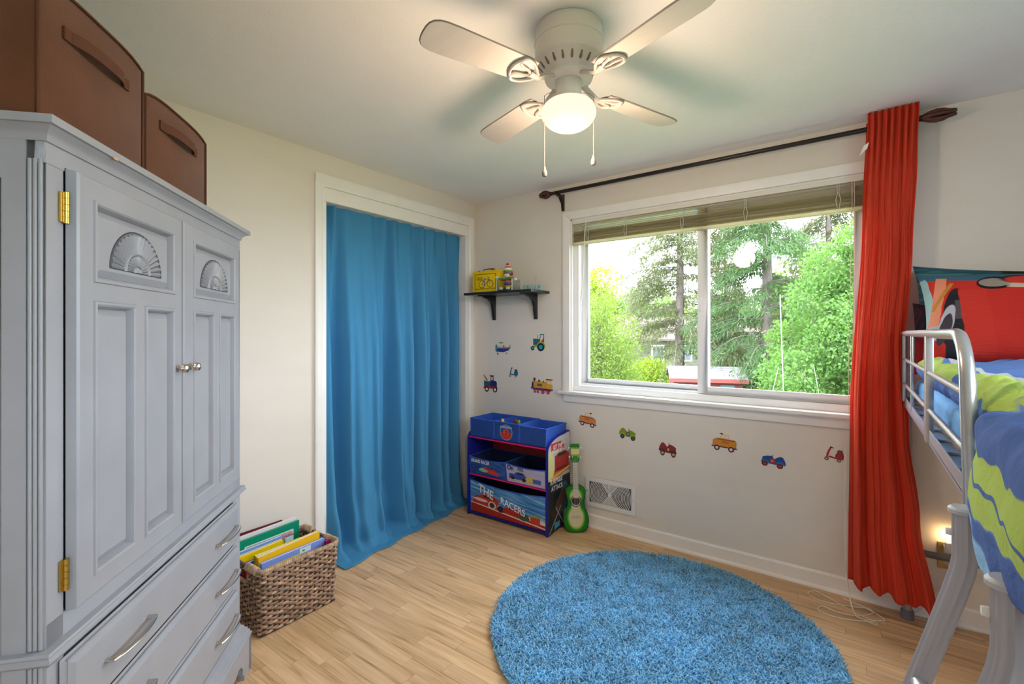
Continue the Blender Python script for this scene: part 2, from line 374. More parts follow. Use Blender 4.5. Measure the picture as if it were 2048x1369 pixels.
def sash(x0, x1, y0, wl_, wr_):
    s_ = MB().box(x0, x0+wl_, y0, y0+.032, .99, 2.135).box(x1-wr_, x1, y0, y0+.032, .99, 2.135).box(x0+wl_, x1-wr_, y0, y0+.032, .99, 1.032).box(x0+wl_, x1-wr_, y0, y0+.032, 2.09, 2.135).build('sash', M_vinyl, W, world=True, bev=.003, smooth=40)
    MB().box(x0+wl_-.005, x1-wr_+.005, y0+.013, y0+.019, 1.027, 2.095).build('pane', M_pane, s_, world=True)
    MB().box(x0+wl_-.002, x0+wl_+.006, y0-.003, y0+.01, 1.03, 2.09).box(x1-wr_-.006, x1-wr_+.002, y0-.003, y0+.01, 1.03, 2.09).box(x0+wl_, x1-wr_, y0-.003, y0+.01, 1.026, 1.034).build('glazing_bead', M_vinyl, s_, world=True)
sash(.955, 1.835, .086, .045, .05); sash(1.778, 2.615, .040, .058, .045)
box('latch', M_vinyl, W, 1.79, 1.806, .022, .04, 1.50, 1.58, bev=.003)
W2 = struct('fill_window', (RX, -2.275, SZ0))  # unseen window, added to brighten the room from the right
MB().box(RX-.018, RX, SY0-.06, SY0, SZ0, SZ1+.06).build('casing', M_trim, W2, world=True); MB().box(RX-.018, RX, SY1, SY1+.06, SZ0, SZ1+.06).build('casing', M_trim, W2, world=True); MB().box(RX-.018, RX, SY0, SY1, SZ1, SZ1+.06).build('casing', M_trim, W2, world=True)
MB().box(RX-.04, RX+.04, SY0-.09, SY1+.09, SZ0-.022, SZ0).build('sill', M_trim, W2, world=True)
MB().box(RX+.03, RX+.09, SY0, SY0+.05, SZ0, SZ1).box(RX+.03, RX+.09, SY1-.05, SY1, SZ0, SZ1).box(RX+.03, RX+.09, SY0+.05, SY1-.05, SZ0, SZ0+.05).box(RX+.03, RX+.09, SY0+.05, SY1-.05, SZ1-.05, SZ1).box(RX+.04, RX+.08, -2.30, -2.25, SZ0+.05, SZ1-.05).build('sash', M_vinyl, W2, world=True)
MB().box(RX+.058, RX+.063, SY0+.05, SY1-.05, SZ0+.05, SZ1-.05).build('pane', M_pane, W2, world=True)
# ------------------------------------------------------------------ outdoors
GZ = -.9
M_grass = mat('grass', (.07, .13, .035), .95, var=.3, vs=1.5)
g = MB().box(-60, 60, -60, 90, GZ-.2, GZ).build('lawn', M_grass); g['kind'] = 'structure'
def P(px_, dep, z=GZ):
    q = CAM+FW*dep+RT*((px_-1024)/944*dep); return Vector((q.x, q.y, z))
def zat(py, dep): return CAM.z+(666-py)/944*dep
def leafmat(name, c, tr=.45, var=.35, vs=1.2):
    m = mat(name, c, .6, var=var, vs=vs, spec=.2); nt = m.node_tree; b = nt.nodes['Principled BSDF']; out = nt.nodes['Material Output']
    t_ = nt.nodes.new('ShaderNodeBsdfTranslucent'); t_.inputs[0].default_value = (min(c[0]*1.5, 1), min(c[1]*1.4, 1), c[2]*.7, 1)
    mx = nt.nodes.new('ShaderNodeMixShader'); mx.inputs[0].default_value = tr
    nt.links.new(b.outputs[0], mx.inputs[1]); nt.links.new(t_.outputs[0], mx.inputs[2]); nt.links.new(mx.outputs[0], out.inputs[0]); return m
M_bark = mat('bark', (.11, .085, .08), .9, var=.35, vs=14, bump=.6, bs=30, scale=(1, 1, .3))
L_spruce = leafmat('spruce_needles', (.07, .125, .055)); L_spruce2 = leafmat('spruce_needles_dry', (.12, .135, .08))
L_cedar = leafmat('cedar_leaves', (.13, .19, .045)); L_maple = leafmat('maple_leaves', (.105, .205, .06), .5); L_lime = leafmat('lime_leaves', (.24, .33, .045), .5); L_far = leafmat('far_leaves', (.15, .23, .085))
R = random.Random(3)
def leaf(mb, p, d, up, L_, w_):
    d = Vector(d).normalized(); sd_ = d.cross(Vector(up)); sd_ = sd_.normalized() if sd_.length > 1e-4 else Vector((1, 0, 0))
    p = Vector(p); i = len(mb.v); mb.v += [tuple(p), tuple(p+d*L_*.45+sd_*w_), tuple(p+d*L_), tuple(p+d*L_*.5-sd_*w_)]; mb.f.append((i, i+1, i+2, i+3))
def rv(s_=1.): q = 1.7*s_; return Vector((R.uniform(-q, q), R.uniform(-q, q), R.uniform(-q, q)))
def spruce(label, px_, dep, hgt, rad, n, m, trunk_r, z0=.6, group='spruces beyond the window'):
    b = P(px_, dep); t_ = thing('spruce_tree', label, 'tree', b, group=group)
    MB().tube([(0, 0, -.1), (.03, .02, hgt*.5), (0, 0, hgt)], lambda k: trunk_r*(1-.85*k), 10).build('trunk', M_bark, t_, smooth=60)
    lf = MB(); br = MB(); nb = int(hgt*11)
    for k in range(nb):
        f_ = (k+R.random())/nb; z = z0+(hgt-z0)*f_; L_ = rad*(1-f_)**.75*R.uniform(.65, 1.15)+.15; a = R.uniform(0, 2*pi); di = Vector((cos(a), sin(a), 0))
        tip = Vector((0, 0, z))+di*L_+Vector((0, 0, -.28*L_)); mid = Vector((0, 0, z))+di*L_*.5+Vector((0, 0, -.02*L_))
        pts = bez([(0, 0, z), tuple(mid), tuple(tip)], 4); br.tube(pts, lambda q: .015*(1-.8*q), 4)
        nl = int(n/nb)
        for _ in range(nl):
            q = R.random()**.7; p = Vector(pts[min(int(q*8), 7)]).lerp(Vector(pts[min(int(q*8)+1, 8)]), R.random())
            p = p+di.cross(Vector((0, 0, 1)))*R.gauss(0, .10+.12*q*L_*.5)
            hang = R.uniform(.0, .5); p.z -= hang*.7*q
            leaf(lf, p, di*R.uniform(.1, .8)+Vector((0, 0, -R.uniform(.25, 1.1)))+rv(.35), rv(), R.uniform(.09, .20), R.uniform(.009, .018))
    br.build('branches', M_bark, t_, smooth=60); tag(lf.build('needles', m, t_, fix=False), kind='stuff'); return t_
def bushy(name, label, px_, dep, blobs, n, m, size, trunk=None, hang=.3, cat='tree', group=None):
    b = P(px_, dep); t_ = thing(name, label, cat, b, group=group)
    if trunk:
        tr, th_ = trunk; q = MB().tube([(0, 0, -.1), (.05, 0, th_*.6), (0, .05, th_)], lambda k: tr*(1-.6*k), 8)
        for (x, y_, z, r) in blobs: q.tube(bez([(0, 0, th_*.5), (x*.5, y_*.5, (th_*.5+z)*.5+.1), (x, y_, z)], 4), lambda k: tr*.45*(1-.8*k), 5)
        q.build('trunk', M_bark, t_, smooth=60)
    lf = MB(); tot = sum(q[3]**2 for q in blobs)
    for (x, y_, z, r) in blobs:
        for _ in range(int(n*r*r/tot)):
            d = Vector((R.gauss(0, 1), R.gauss(0, 1), R.gauss(0, 1))).normalized(); p = Vector((x, y_, z))+Vector((d.x, d.y, d.z*1.0))*r*R.uniform(.55, 1.08)
            if p.z < .02: p.z = R.uniform(.02, .3)
            leaf(lf, p, d*.5+rv(.6)+Vector((0, 0, -hang)), rv(), size*R.uniform(.6, 1.2), size*R.uniform(.2, .36))
    tag(lf.build('foliage', m, t_, fix=False), kind='stuff'); return t_
spruce('tall spruce with drooping needles and thick trunk left of the window mullion', 1358, 15, 8.6, 2.6, 42000, L_spruce2, .19, 1.6)
spruce('tall drooping spruce with grey trunk in the right window pane', 1532, 13, 8.4, 2.4, 44000, L_spruce, .2, .8)
spruce('slim sparse spruce with thin trunk just right of the window mullion', 1449, 16, 7.0, 1.0, 8000, L_spruce2, .085, 1.2)
spruce('spruce with dry brown hanging twigs behind the bright maple', 1655, 15, 8.2, 2.3, 30000, L_spruce2, .17, .6)
blob = [(R.gauss(0, .12), R.gauss(0, .12), .35+k*.26, .95*(1-(k/11)**1.5)+.14) for k in range(11)]
bushy('cedar_shrub', 'dense conical cedar shrub at the left edge of the window', 1196, 9.5, blob, 32000, L_cedar, .055, (.06, 2.4), .0, 'shrub')
blob = [(R.uniform(-.75, .95), R.uniform(-.6, .6), R.uniform(.5, 3.3), R.uniform(.35, .6)) for k in range(15)]+[(.1, 0, 3.5, .5), (.5, .1, 3.3, .5), (.75, 0, 3.7, .45), (-.25, 0, 2.9, .45), (.45, 0, 4.0, .35)]
bushy('maple_tree', 'bright green broadleaf maple at the right side of the window', 1650, 9, blob, 27000, L_maple, .08, (.06, 3), .5)
bushy('lime_bush', 'bright yellow-green bush beside the red shed', 1300, 14.5, [(0, 0, .9, .6), (.5, 0, .75, .5), (-.45, 0, .8, .55), (.2, -.2, 1.1, .4)], 6000, L_lime, .08, (.03, .8), .2, 'bush')
bushy('lime_tree', 'yellow-green tree glowing behind the cedar shrub', 1196, 18, [(R.uniform(-.8, .7), 0, R.uniform(2.2, 4.9), R.uniform(.5, .8)) for k in range(11)], 9000, L_lime, .11, (.1, 4), .2)
for i, (q, dep, hgt, wd, lab) in enumerate(((1265, 36, 5.0, 4.5, 'far pale green trees rising behind the neighbouring house'), (1420, 40, 4.6, 4.5, 'far pale green trees behind the window mullion'), (1550, 34, 5.6, 4.5, 'far pale green trees behind the large spruce'), (1690, 30, 6.2, 4.2, 'far pale green trees behind the maple at the frame'))):
    bushy('far_tree', lab, q, dep, [(R.uniform(-wd, wd)*.9, R.uniform(-1, 1), R.uniform(.8, hgt), R.uniform(.9, 1.5)) for k in range(34)], 11000, L_far, .3, (.16, hgt*.7), .2, group='far trees')
bushy('undergrowth_bush', 'sunlit low bush under the maple tree', 1640, 11.5, [(R.uniform(-1.3, 1.2), R.uniform(-.4, .4), R.uniform(.3, 1.0), R.uniform(.35, .55)) for k in range(9)], 8000, L_lime, .075, (.03, .6), .1, 'bush')
bushy('hedge_bush', 'dark green bush between the shed and the spruce trunk', 1490, 14.6, [(R.uniform(-.7, .7), R.uniform(-.3, .3), R.uniform(.4, 1.5), R.uniform(.4, .55)) for k in range(8)], 8000, L_spruce, .08, (.03, .8), .3, 'bush')
# red shed
sh = thing('garden_shed', 'small red garden shed with pale shingled roof', 'shed', P(1408, 12.6), YAW+radians(-14))
zr, ze = zat(735, 12.6)-GZ, zat(752, 12.1)-GZ
M_red = mat('shed_red', (.15, .022, .022), .7, var=.1, vs=5); M_shing = mat('shingle', (.13, .12, .128), .9, var=.15, vs=9, rnd=.12)
MB().prism([(-.62, 0), (.62, 0), (.62, ze-.09), (0, zr-.06), (-.62, ze-.09)], 'x', -.82, .82).build('walls', M_red, sh)
for s_ in (-1, 1):
    rf = MB().prism([(0, zr-.02), (0, zr+.02), (s_*.74, ze-.07), (s_*.74, ze-.11)], 'x', -.93, .93).build('roof', M_shing, sh)
    for k in range(6):
        a, b_ = k/6, (k+1)/6; zz = lambda q: zr+.022+(ze-.07-zr-.02)*q
        for j in range(7):
            x0 = -.93+j*1.86/7
            MB().prism([(s_*.74*a, zz(a)+.004), (s_*.74*b_, zz(b_)+.012), (s_*.74*b_, zz(b_)), (s_*.74*a, zz(a)-.002)], 'x', x0+.004, x0+1.86/7-.004).build('shingle', M_shing, rf)
MB().box(-.93, .93, -.75, -.72, ze-.16, ze-.07).build('fascia', mat('shed_trim', (.18, .035, .035), .6), sh)
MB().box(.30, .62, -.65, -.615, ze-.75, ze-.22).build('window_pane', mat('shed_window', (.10, .16, .20), .2), sh)
MB().box(.26, .66, -.64, -.618, ze-.79, ze-.18).build('window_trim', M_red, sh)
# neighbouring house
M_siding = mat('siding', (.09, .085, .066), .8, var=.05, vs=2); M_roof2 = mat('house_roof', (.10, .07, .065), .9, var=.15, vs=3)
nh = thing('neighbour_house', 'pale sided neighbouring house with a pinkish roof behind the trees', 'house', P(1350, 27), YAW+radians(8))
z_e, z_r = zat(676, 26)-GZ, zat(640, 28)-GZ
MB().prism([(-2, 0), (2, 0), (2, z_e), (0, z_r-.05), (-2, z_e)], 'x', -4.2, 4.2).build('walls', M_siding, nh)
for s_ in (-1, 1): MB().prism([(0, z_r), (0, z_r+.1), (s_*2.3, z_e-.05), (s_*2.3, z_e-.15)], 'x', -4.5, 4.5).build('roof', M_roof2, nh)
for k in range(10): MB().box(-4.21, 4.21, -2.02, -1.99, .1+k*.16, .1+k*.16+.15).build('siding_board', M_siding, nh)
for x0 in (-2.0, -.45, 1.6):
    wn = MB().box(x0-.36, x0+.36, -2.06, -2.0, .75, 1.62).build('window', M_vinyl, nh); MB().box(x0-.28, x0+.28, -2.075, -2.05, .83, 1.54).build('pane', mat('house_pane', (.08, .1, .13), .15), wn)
rp = MB().tube(bez([tuple(P(1560, 8.2, zat(590, 8.2))), tuple(P(1564, 8.2, zat(700, 8.2))), tuple(P(1572, 8.2, GZ))], 6), .007, 6).build('rope', mat('white_rope', (.40, .41, .40), .8)); tag(rp, 'white rope hanging straight down in front of the spruce trunk', 'rope')
for a, lab in (((1557, 735, 1530, 800), 'thin guy line slanting left at the foot of the white rope'), ((1627, 730, 1648, 800), 'thin guy line slanting right below the maple leaves')):
    q0, q1 = P(a[0], 8.3, zat(a[1], 8.3)), P(a[2]+(a[2]-a[0])*.7, 8.3, GZ)
    tag(MB().tube([tuple(q0), tuple(q1)], .004, 5).build('guy_line', MATS['white_rope']), lab, 'rope')
# ------------------------------------------------------------------ armoire, set diagonally across the near left corner
TH = radians(47.2)
M_arm = mat('blue_grey_paint', (.325, .338, .380), .38, var=.05, vs=7, bump=.05, bs=60)
M_brass = mat('brass', (.62, .42, .10), .3, 1); M_nickel = mat('nickel', (.62, .57, .52), .25, 1)
M_worn = mat('bare_wood_chip', (.62, .36, .20), .7)
arm = thing('armoire', 'tall blue-grey painted armoire with carved panelled doors and three long drawers', 'armoire', (.585, -2.129, 0), atan2(-cos(TH), sin(TH)))
AW, AD = .997, .47
MB().box(0, AW, -AD, -.018, .03, 1.742).box(0, AW, -.018, 0, .03, .215).box(0, AW, -.018, 0, .712, .80).box(0, AW, -.018, 0, 1.695, 1.742).box(0, .07, -.018, 0, .215, 1.695).box(.95, AW, -.018, 0, .215, 1.695).build('carcass', M_arm, arm, bev=.002, smooth=40)
def ringprof(nm, prof, z0=None):
    """moulding swept round front and both sides"""
    mb = MB(); n = len(prof)
    for (cx, cy_, ex, ey) in ((0, -AD, -1, 0), (0, 0, -1, 1), (AW, 0, 1, 1), (AW, -AD, 1, 0)):
        mb.v += [(cx+ex*o, cy_+ey*o, z) for o, z in prof]
    for k in range(3):
        for j in range(n): mb.f.append((k*n+j, k*n+(j+1) % n, (k+1)*n+(j+1) % n, (k+1)*n+j))
    mb.f += [tuple(range(n)), tuple(range(4*n-1, 3*n-1, -1))]
    return mb.build(nm, M_arm, arm, smooth=35)
ringprof('cornice', [(-.02, 1.735), (.004, 1.735), (.006, 1.741), (.007, 1.745), (.010, 1.750), (.016, 1.755), (.022, 1.759), (.024, 1.761), (.030, 1.761), (.030, 1.777), (-.02, 1.777)])
MB().box(-.02, AW+.02, -AD, .02, 1.770, 1.777).build('top_board', M_arm, arm)
MB().box(.83, .845, .029, .031, 1.758, 1.764).build('chip', M_worn, arm); 
ringprof('waist_moulding', [(-.01, .722), (.006, .722), (.010, .727), (.018, .732), (.018, .737), (.014, .741), (.016, .745), (.014, .750), (.0, .752), (-.01, .752)])
ringprof('base_moulding', [(-.01, .140), (.034, .140), (.034, .147), (.028, .152), (.030, .158), (.022, .164), (.022, .172), (.014, .178), (.012, .186), (.004, .192), (.004, .198), (-.01, .198)])
def apron_board(nm, x0, x1, y0, y1):
    pts = [(x0, 0), (x0+.075, 0), (x0+.075, .022), (x0+.092, .03), (x0+.088, .05), (x0+.105, .072), (x0+.13, .078), (x0+.16, .066), (x0+.2, .062), (x1-.2, .062), (x1-.16, .066), (x1-.13, .078), (x1-.105, .072), (x1-.088, .05), (x1-.092, .03), (x1-.075, .022), (x1-.075, 0), (x1, 0), (x1, .14), (x0, .14)]
    MB().prism(pts, 'y', y0, y1).build(nm, M_arm, arm)
apron_board('base_apron', -.030, AW+.030, .010, .032)
for xx in (-.030, AW+.008): MB().prism([(.032, 0), (.032, .14), (-AD, .14), (-AD, 0), (-AD+.09, 0), (-AD+.12, .06), (-.1, .06), (-.07, 0)], 'x', xx, xx+.022).build('base_side', M_arm, arm)
for xx in (.0, AW-.06): MB().box(xx, xx+.06, -.07, .009, 0, .05).build('foot_block', mat('foot_wood', (.42, .25, .12), .6), arm)
# left side: fluted corner beads and sunken panel frame
for y_ in (-.008, -.017, -.0255):
    MB().tube([(AW, y_, .20), (AW, y_, .72)], .0042, 10).build('corner_bead', M_arm, arm, smooth=60); MB().tube([(AW, y_, .754), (AW, y_, 1.70)], .0042, 10).build('corner_bead', M_arm, arm, smooth=60)
MB().box(AW, AW+.003, -.07, -.031, .2, 1.735).build('side_stile', M_arm, arm)
MB().box(AW, AW+.003, -AD, -.40, .2, 1.735).box(AW, AW+.003, -.4, -.07, 1.66, 1.735).build('side_stile', M_arm, arm)
def frustum(mb, x0, x1, z0, z1, y0, y1, ins):
    i = len(mb.v); mb.v += [(x0, y0, z0), (x1, y0, z0), (x1, y0, z1), (x0, y0, z1), (x0+ins, y1, z0+ins), (x1-ins, y1, z0+ins), (x1-ins, y1, z1-ins), (x0+ins, y1, z1-ins)]
    mb.f += [tuple(i+k for k in q) for q in ((0, 1, 5, 4), (1, 2, 6, 5), (2, 3, 7, 6), (3, 0, 4, 7), (4, 5, 6, 7))]
def panel(door, x0, x1, z0, z1):
    mb = MB(); frustum(mb, x0+.004, x1-.004, z0+.004, z1-.004, .001, .017, .024); mb.build('panel', M_arm, door)
    r = MB()       # bead moulding round the panel
    for q, o in (((.0, .0215), .0), ):
        prof = [(-.003, .0225), (-.001, .0262), (.004, .0268), (.008, .0235), (.012, .012), (.013, .005), (-.003, .005)]
        n = len(prof); i = len(r.v)
        for (cx, cz, ex, ez) in ((x0, z0, 1, 1), (x1, z0, -1, 1), (x1, z1, -1, -1), (x0, z1, 1, -1)): r.v += [(cx+ex*a, b, cz+ez*a) for a, b in prof]
        for k in range(4):
            for j in range(n): r.f.append((i+k*n+j, i+k*n+(j+1) % n, i+((k+1) % 4)*n+(j+1) % n, i+((k+1) % 4)*n+j))
    r.build('panel_bead', M_arm, door, smooth=30)
def fan_carving(door, cx, cz, rx, rz):
    mb = MB(); ya, n = .0172, 19
    P2 = lambda a, r, y_: (cx+rx*r*cos(a), y_, cz+rz*r*sin(a))
    for k in range(n):           # outer petals
        a0, a1 = pi*(k+.11)/n, pi*(k+.89)/n; am = (a0+a1)/2; i = len(mb.v)
        mb.v += [P2(a0, .52, ya), P2(am, .50, ya+.003), P2(a1, .52, ya), P2(a0, .93, ya), P2(am, .95, ya+.009), P2(a1, .93, ya), P2(am, 1.0, ya+.001)]
        mb.f += [tuple(i+q for q in f_) for f_ in ((0, 1, 4, 3), (1, 2, 5, 4), (3, 4, 6), (4, 5, 6))]
    i = len(mb.v)                # ring between
    for k in range(33):
        a = pi*k/32; mb.v += [P2(a, .44, ya), P2(a, .48, ya+.005), P2(a, .52, ya)]
    for k in range(32): mb.f += [(i+3*k, i+3*k+1, i+3*k+4, i+3*k+3), (i+3*k+1, i+3*k+2, i+3*k+5, i+3*k+4)]
    for k in range(15):          # inner rays
        a0, a1 = pi*(k+.12)/15, pi*(k+.88)/15; am = (a0+a1)/2; i = len(mb.v)
        mb.v += [P2(a0, .18, ya), P2(am, .18, ya+.003), P2(a1, .18, ya), P2(a0, .43, ya), P2(am, .43, ya+.004), P2(a1, .43, ya)]
        mb.f += [tuple(i+q for q in f_) for f_ in ((0, 1, 4, 3), (1, 2, 5, 4))]
    i = len(mb.v); mb.v.append(P2(0, 0, ya+.006))
    for k in range(13): a = pi*k/12; mb.v += [P2(a, .1, ya+.006), P2(a, .16, ya)]
    for k in range(12): mb.f += [(i, i+1+2*k, i+3+2*k), (i+1+2*k, i+2+2*k, i+4+2*k, i+3+2*k)]
    bk_ = MB(); bk_.v = [P2(0, 0, ya)]+[P2(pi*k/32, 1.0, ya) for k in range(33)]; bk_.f = [(0, k+1, k+2) for k in range(32)]; bk_.build('carving_ground', mat('petal_gap_shade', (.10, .105, .13), .6), door)  # dark backing puts shade into the colour of the gaps between petals
    gr = MB()                    # raised dark line round the fan, painted as the shade of a cut
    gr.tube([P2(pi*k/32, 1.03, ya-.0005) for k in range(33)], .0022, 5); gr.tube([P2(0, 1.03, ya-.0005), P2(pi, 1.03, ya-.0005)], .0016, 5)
    mb.build('carving', M_arm, door); gr.build('groove_shade', mat('groove_shadow_paint', (.05, .055, .075), .6), door)
def door(x0, x1, pa, pb, pc, pd_, nm):
    z0, z1 = .805, 1.692; b = MB(); t_ = .0225
    b.box(x0, pa, 0.001, t_, z0, z1).box(pd_, x1, 0.001, t_, z0, z1)
    b.box(pa, pd_, .001, t_, z0, .845).box(pa, pd_, .001, t_, 1.431, 1.476).box(pa, pd_, .001, t_, 1.648, z1).box(pb, pc, .001, t_, .845, 1.431).box(pa, pd_, .0, .002, .845, 1.648)
    d = b.build('door', M_arm, arm)
    e = MB()
    for (cx, cz, ex, ez) in ((x0, z0, -1, -1), (x1, z0, 1, -1), (x1, z1, 1, 1), (x0, z1, -1, 1)): e.v += [(cx, t_, cz), (cx+ex*.004, t_-.004, cz+ez*.004), (cx+ex*.007, .001, cz+ez*.007)]
    for k in range(4):
        for j in range(2): e.f.append((3*k+j, 3*k+j+1, 3*((k+1) % 4)+j+1, 3*((k+1) % 4)+j))
    e.build('door_edge', M_arm, d, smooth=30)
    panel(d, pa, pd_, 1.476, 1.648); panel(d, pa, pb, .845, 1.431); panel(d, pc, pd_, .845, 1.431)
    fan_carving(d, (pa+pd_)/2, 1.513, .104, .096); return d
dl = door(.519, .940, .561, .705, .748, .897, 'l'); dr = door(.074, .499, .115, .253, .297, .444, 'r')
def knob(d, x):
    MB().lathe([(0, 0), (.010, 0), (.010, .003), (.005, .006), (.0045, .012), (.011, .015), (.0125, .017), (.011, .0185), (.0125, .020), (.011, .0215), (.0125, .023), (.0115, .027), (.006, .030), (0, .031)], 20, (x, .0225, 1.262), 'y').build('knob', M_nickel, d, smooth=30)
knob(dl, .545); knob(dr, .470)
def hinge(d, x, z):
    mb = MB()
    for k in range(5): mb.tube([(x, .006, z-.032+k*.0128), (x, .006, z-.032+k*.0128+.012)], .0055, 10)
    mb.box(x-.010, x, .0005, .004, z-.030, z+.030).box(x, x+.012, .0005, .004, z-.030, z+.030); mb.build('hinge', M_brass, d, smooth=40)
hinge(dl, .953, 1.618); hinge(dl, .953, .876); hinge(dr, .060, 1.618); hinge(dr, .060, .876)
MB().box(.941, .9475, .0002, .0012, .80, 1.70).build('door_gap', mat('gap_black', (.01, .01, .012), .9), arm)
def drawer(z0, z1):
    d = MB().box(.068, .960, .001, .014, z0, z1).build('drawer', M_arm, arm); mb = MB(); frustum(mb, .060, .968, z0-.004, z1+.004, .004, .022, .018); mb.build('drawer_face', M_arm, d)
    for cx in (.195, .775):
        zc = (z0+z1)/2; w_ = .082; h = []
        for k in range(13):
            a = -1+k/6; h.append((cx+a*w_, .050-.012*a*a*1.0, zc))
        pts = [(cx-w_, .022, zc)]+h+[(cx+w_, .022, zc)]
        MB().tube(pts, .0042, 8, rx=1.8).build('handle', M_nickel, d, smooth=50)
drawer(.562, .706); drawer(.392, .542); drawer(.222, .372)
# ------------------------------------------------------------------ brown storage bins on top
M_bin = mat('brown_felt', (.125, .045, .02), .95, var=.12, vs=9, bump=.25, bs=350, sheen=.3, spec=.1)
M_bin2 = mat('brown_felt_piping', (.10, .034, .016), .9)
def bin_(label, x0, x1, hgt, dep):
    t_ = thing('storage_bin', label, 'storage bin', Vector(arm.location)+Matrix.Rotation(arm.rotation_euler.z, 3, 'Z') @ Vector(((x0+x1)/2, -.012, 1.777)), arm.rotation_euler.z, 'brown storage bins on the armoire')
    w_ = (x1-x0)/2
    def sec(yf, bulge):
        return lambda a: None
    n = 14; prof = []
    for k in range(n+1):
        a = -1+2*k/n; prof.append((a*w_, hgt-.018*abs(a)**4-.012*(a+1)*.2))
    pts = [(-w_, .0), (-w_, hgt*.5)]+prof+[(w_, hgt*.5), (w_, 0)]
    mb = MB().prism(pts, 'y', -dep, 0); b = mb.build('body', M_bin, t_, bev=.006, smooth=50)
    MB().tube([(x, .0015, z) for x, z in pts], .0035, 6).build('piping', M_bin2, t_, smooth=60)
    MB().tube([(x, -dep-.0015, z) for x, z in pts], .0035, 6).build('piping', M_bin2, t_, smooth=60)
    hz = hgt*.70; hw = .088; h = MB()
    arc = [(a*hw, .004+.020*max(0, 1-abs(a)**3.0), hz-.004*cos(a*pi/2)) for a in [-1+k/8 for k in range(17)]]
    i = len(h.v)
    for (x, y_, z) in arc: h.v += [(x, y_-.0015, z-.013), (x, y_-.0015, z+.013), (x, y_+.0015, z+.013), (x, y_+.0015, z-.013)]
    for k in range(16):
        for j in range(4): h.f.append((i+4*k+j, i+4*k+(j+1) % 4, i+4*k+4+(j+1) % 4, i+4*k+4+j))
    h.box(-hw-.022, -hw+.006, .001, .005, hz-.013, hz+.013).box(hw-.006, hw+.022, .001, .005, hz-.013, hz+.013)
    h.build('handle', M_bin2, t_, smooth=40); return t_
bin_('brown fabric storage bin nearest the camera on top of the armoire', .652, 1.000, .295, .36)
bin_('brown fabric storage bin at the far end of the armoire top', .280, .640, .250, .34)
# ------------------------------------------------------------------ ceiling fan
FX, FY = 1.757, -1.545
M_fan = mat('fan_white', (.62, .58, .53), .4); M_blade = mat('blade_white', (.50, .48, .44), .45, var=.04, vs=3, scale=(1, 8, 1)); M_edge = mat('blade_edge', (.22, .19, .16), .6)
M_chain = mat('pull_chain', (.24, .20, .16), .5, .1)
fan = thing('ceiling_fan', 'white four-blade hugger ceiling fan with a lit schoolhouse globe', 'ceiling fan', (FX, FY, H))
MB().lathe([(0, 0), (.108, 0), (.116, -.006), (.118, -.05), (.121, -.052), (.122, -.058), (.119, -.062), (.119, -.115), (.116, -.122), (0, -.122)], 48).build('motor_housing', M_fan, fan, smooth=35)
vr = MB().lathe([(.117, -.121), (.114, -.126), (.098, -.145), (.083, -.163), (.080, -.170), (0, -.170)], 48).build('vent_ring', M_fan, fan, smooth=35)
M_slot = mat('vent_slot', (.20, .15, .10), .8)
for k in range(20):
    a = 2*pi*k/20; Mx = Matrix.Rotation(a, 4, 'Z') @ Matrix.Translation((.0985, 0, -.1445)) @ Matrix.Rotation(radians(130), 4, 'Y')
    MB().plate(Frame((0, 0, 0), (1, 0, 0), (0, 1, 0)), [(-.014, -.0025), (-.014, .0025), (.004, .0045), (.010, .004), (.013, 0), (.010, -.004), (.004, -.0045)], -.0015, .003).xf(Mx).build('vent_slot', M_slot, vr)
MB().lathe([(0, -.168), (.082, -.168), (.085, -.176), (.082, -.184), (.062, -.188), (.05, -.188), (0, -.188)], 40).build('rotor_hub', M_fan, fan, smooth=35)
MB().lathe([(0, -.186), (.046, -.186), (.047, -.192), (.045, -.20), (.045, -.245), (.049, -.25), (.049, -.254), (0, -.254)], 32).build('light_neck', M_fan, fan, smooth=35)
MB().lathe([(.050, -.248), (.054, -.250), (.054, -.256), (.050, -.258)], 32).build('fitter_ring', M_fan, fan, smooth=35)
m, nt, b = newmat('lit_globe'); b.inputs['Base Color'].default_value = (.03, .028, .025, 1); b.inputs['Roughness'].default_value = .6; b.inputs['Specular IOR Level'].default_value = .1
b.inputs['Emission Color'].default_value = (1, .84, .60, 1); b.inputs['Emission Strength'].default_value = .46; M_globe = m
gp = [(.048, -.254), (.056, -.258), (.078, -.266), (.091, -.280), (.096, -.297), (.094, -.313), (.085, -.328), (.068, -.343), (.045, -.354), (.02, -.360), (0, -.361)]
gp = [(p[0], p[2]) for p in bez([(a, 0, b) for a, b in gp], 4)]
MB().lathe(gp, 40).build('globe', M_globe, fan, smooth=60)
ld = bpy.data.lights.new('fan_bulb', 'POINT'); ld.energy = 9; ld.color = (1, .70, .49); ld.shadow_soft_size = .09
lo = bpy.data.objects.new('fan_bulb', ld); COL.objects.link(lo); lo.parent = fan; lo.location = (0, 0, -.40)
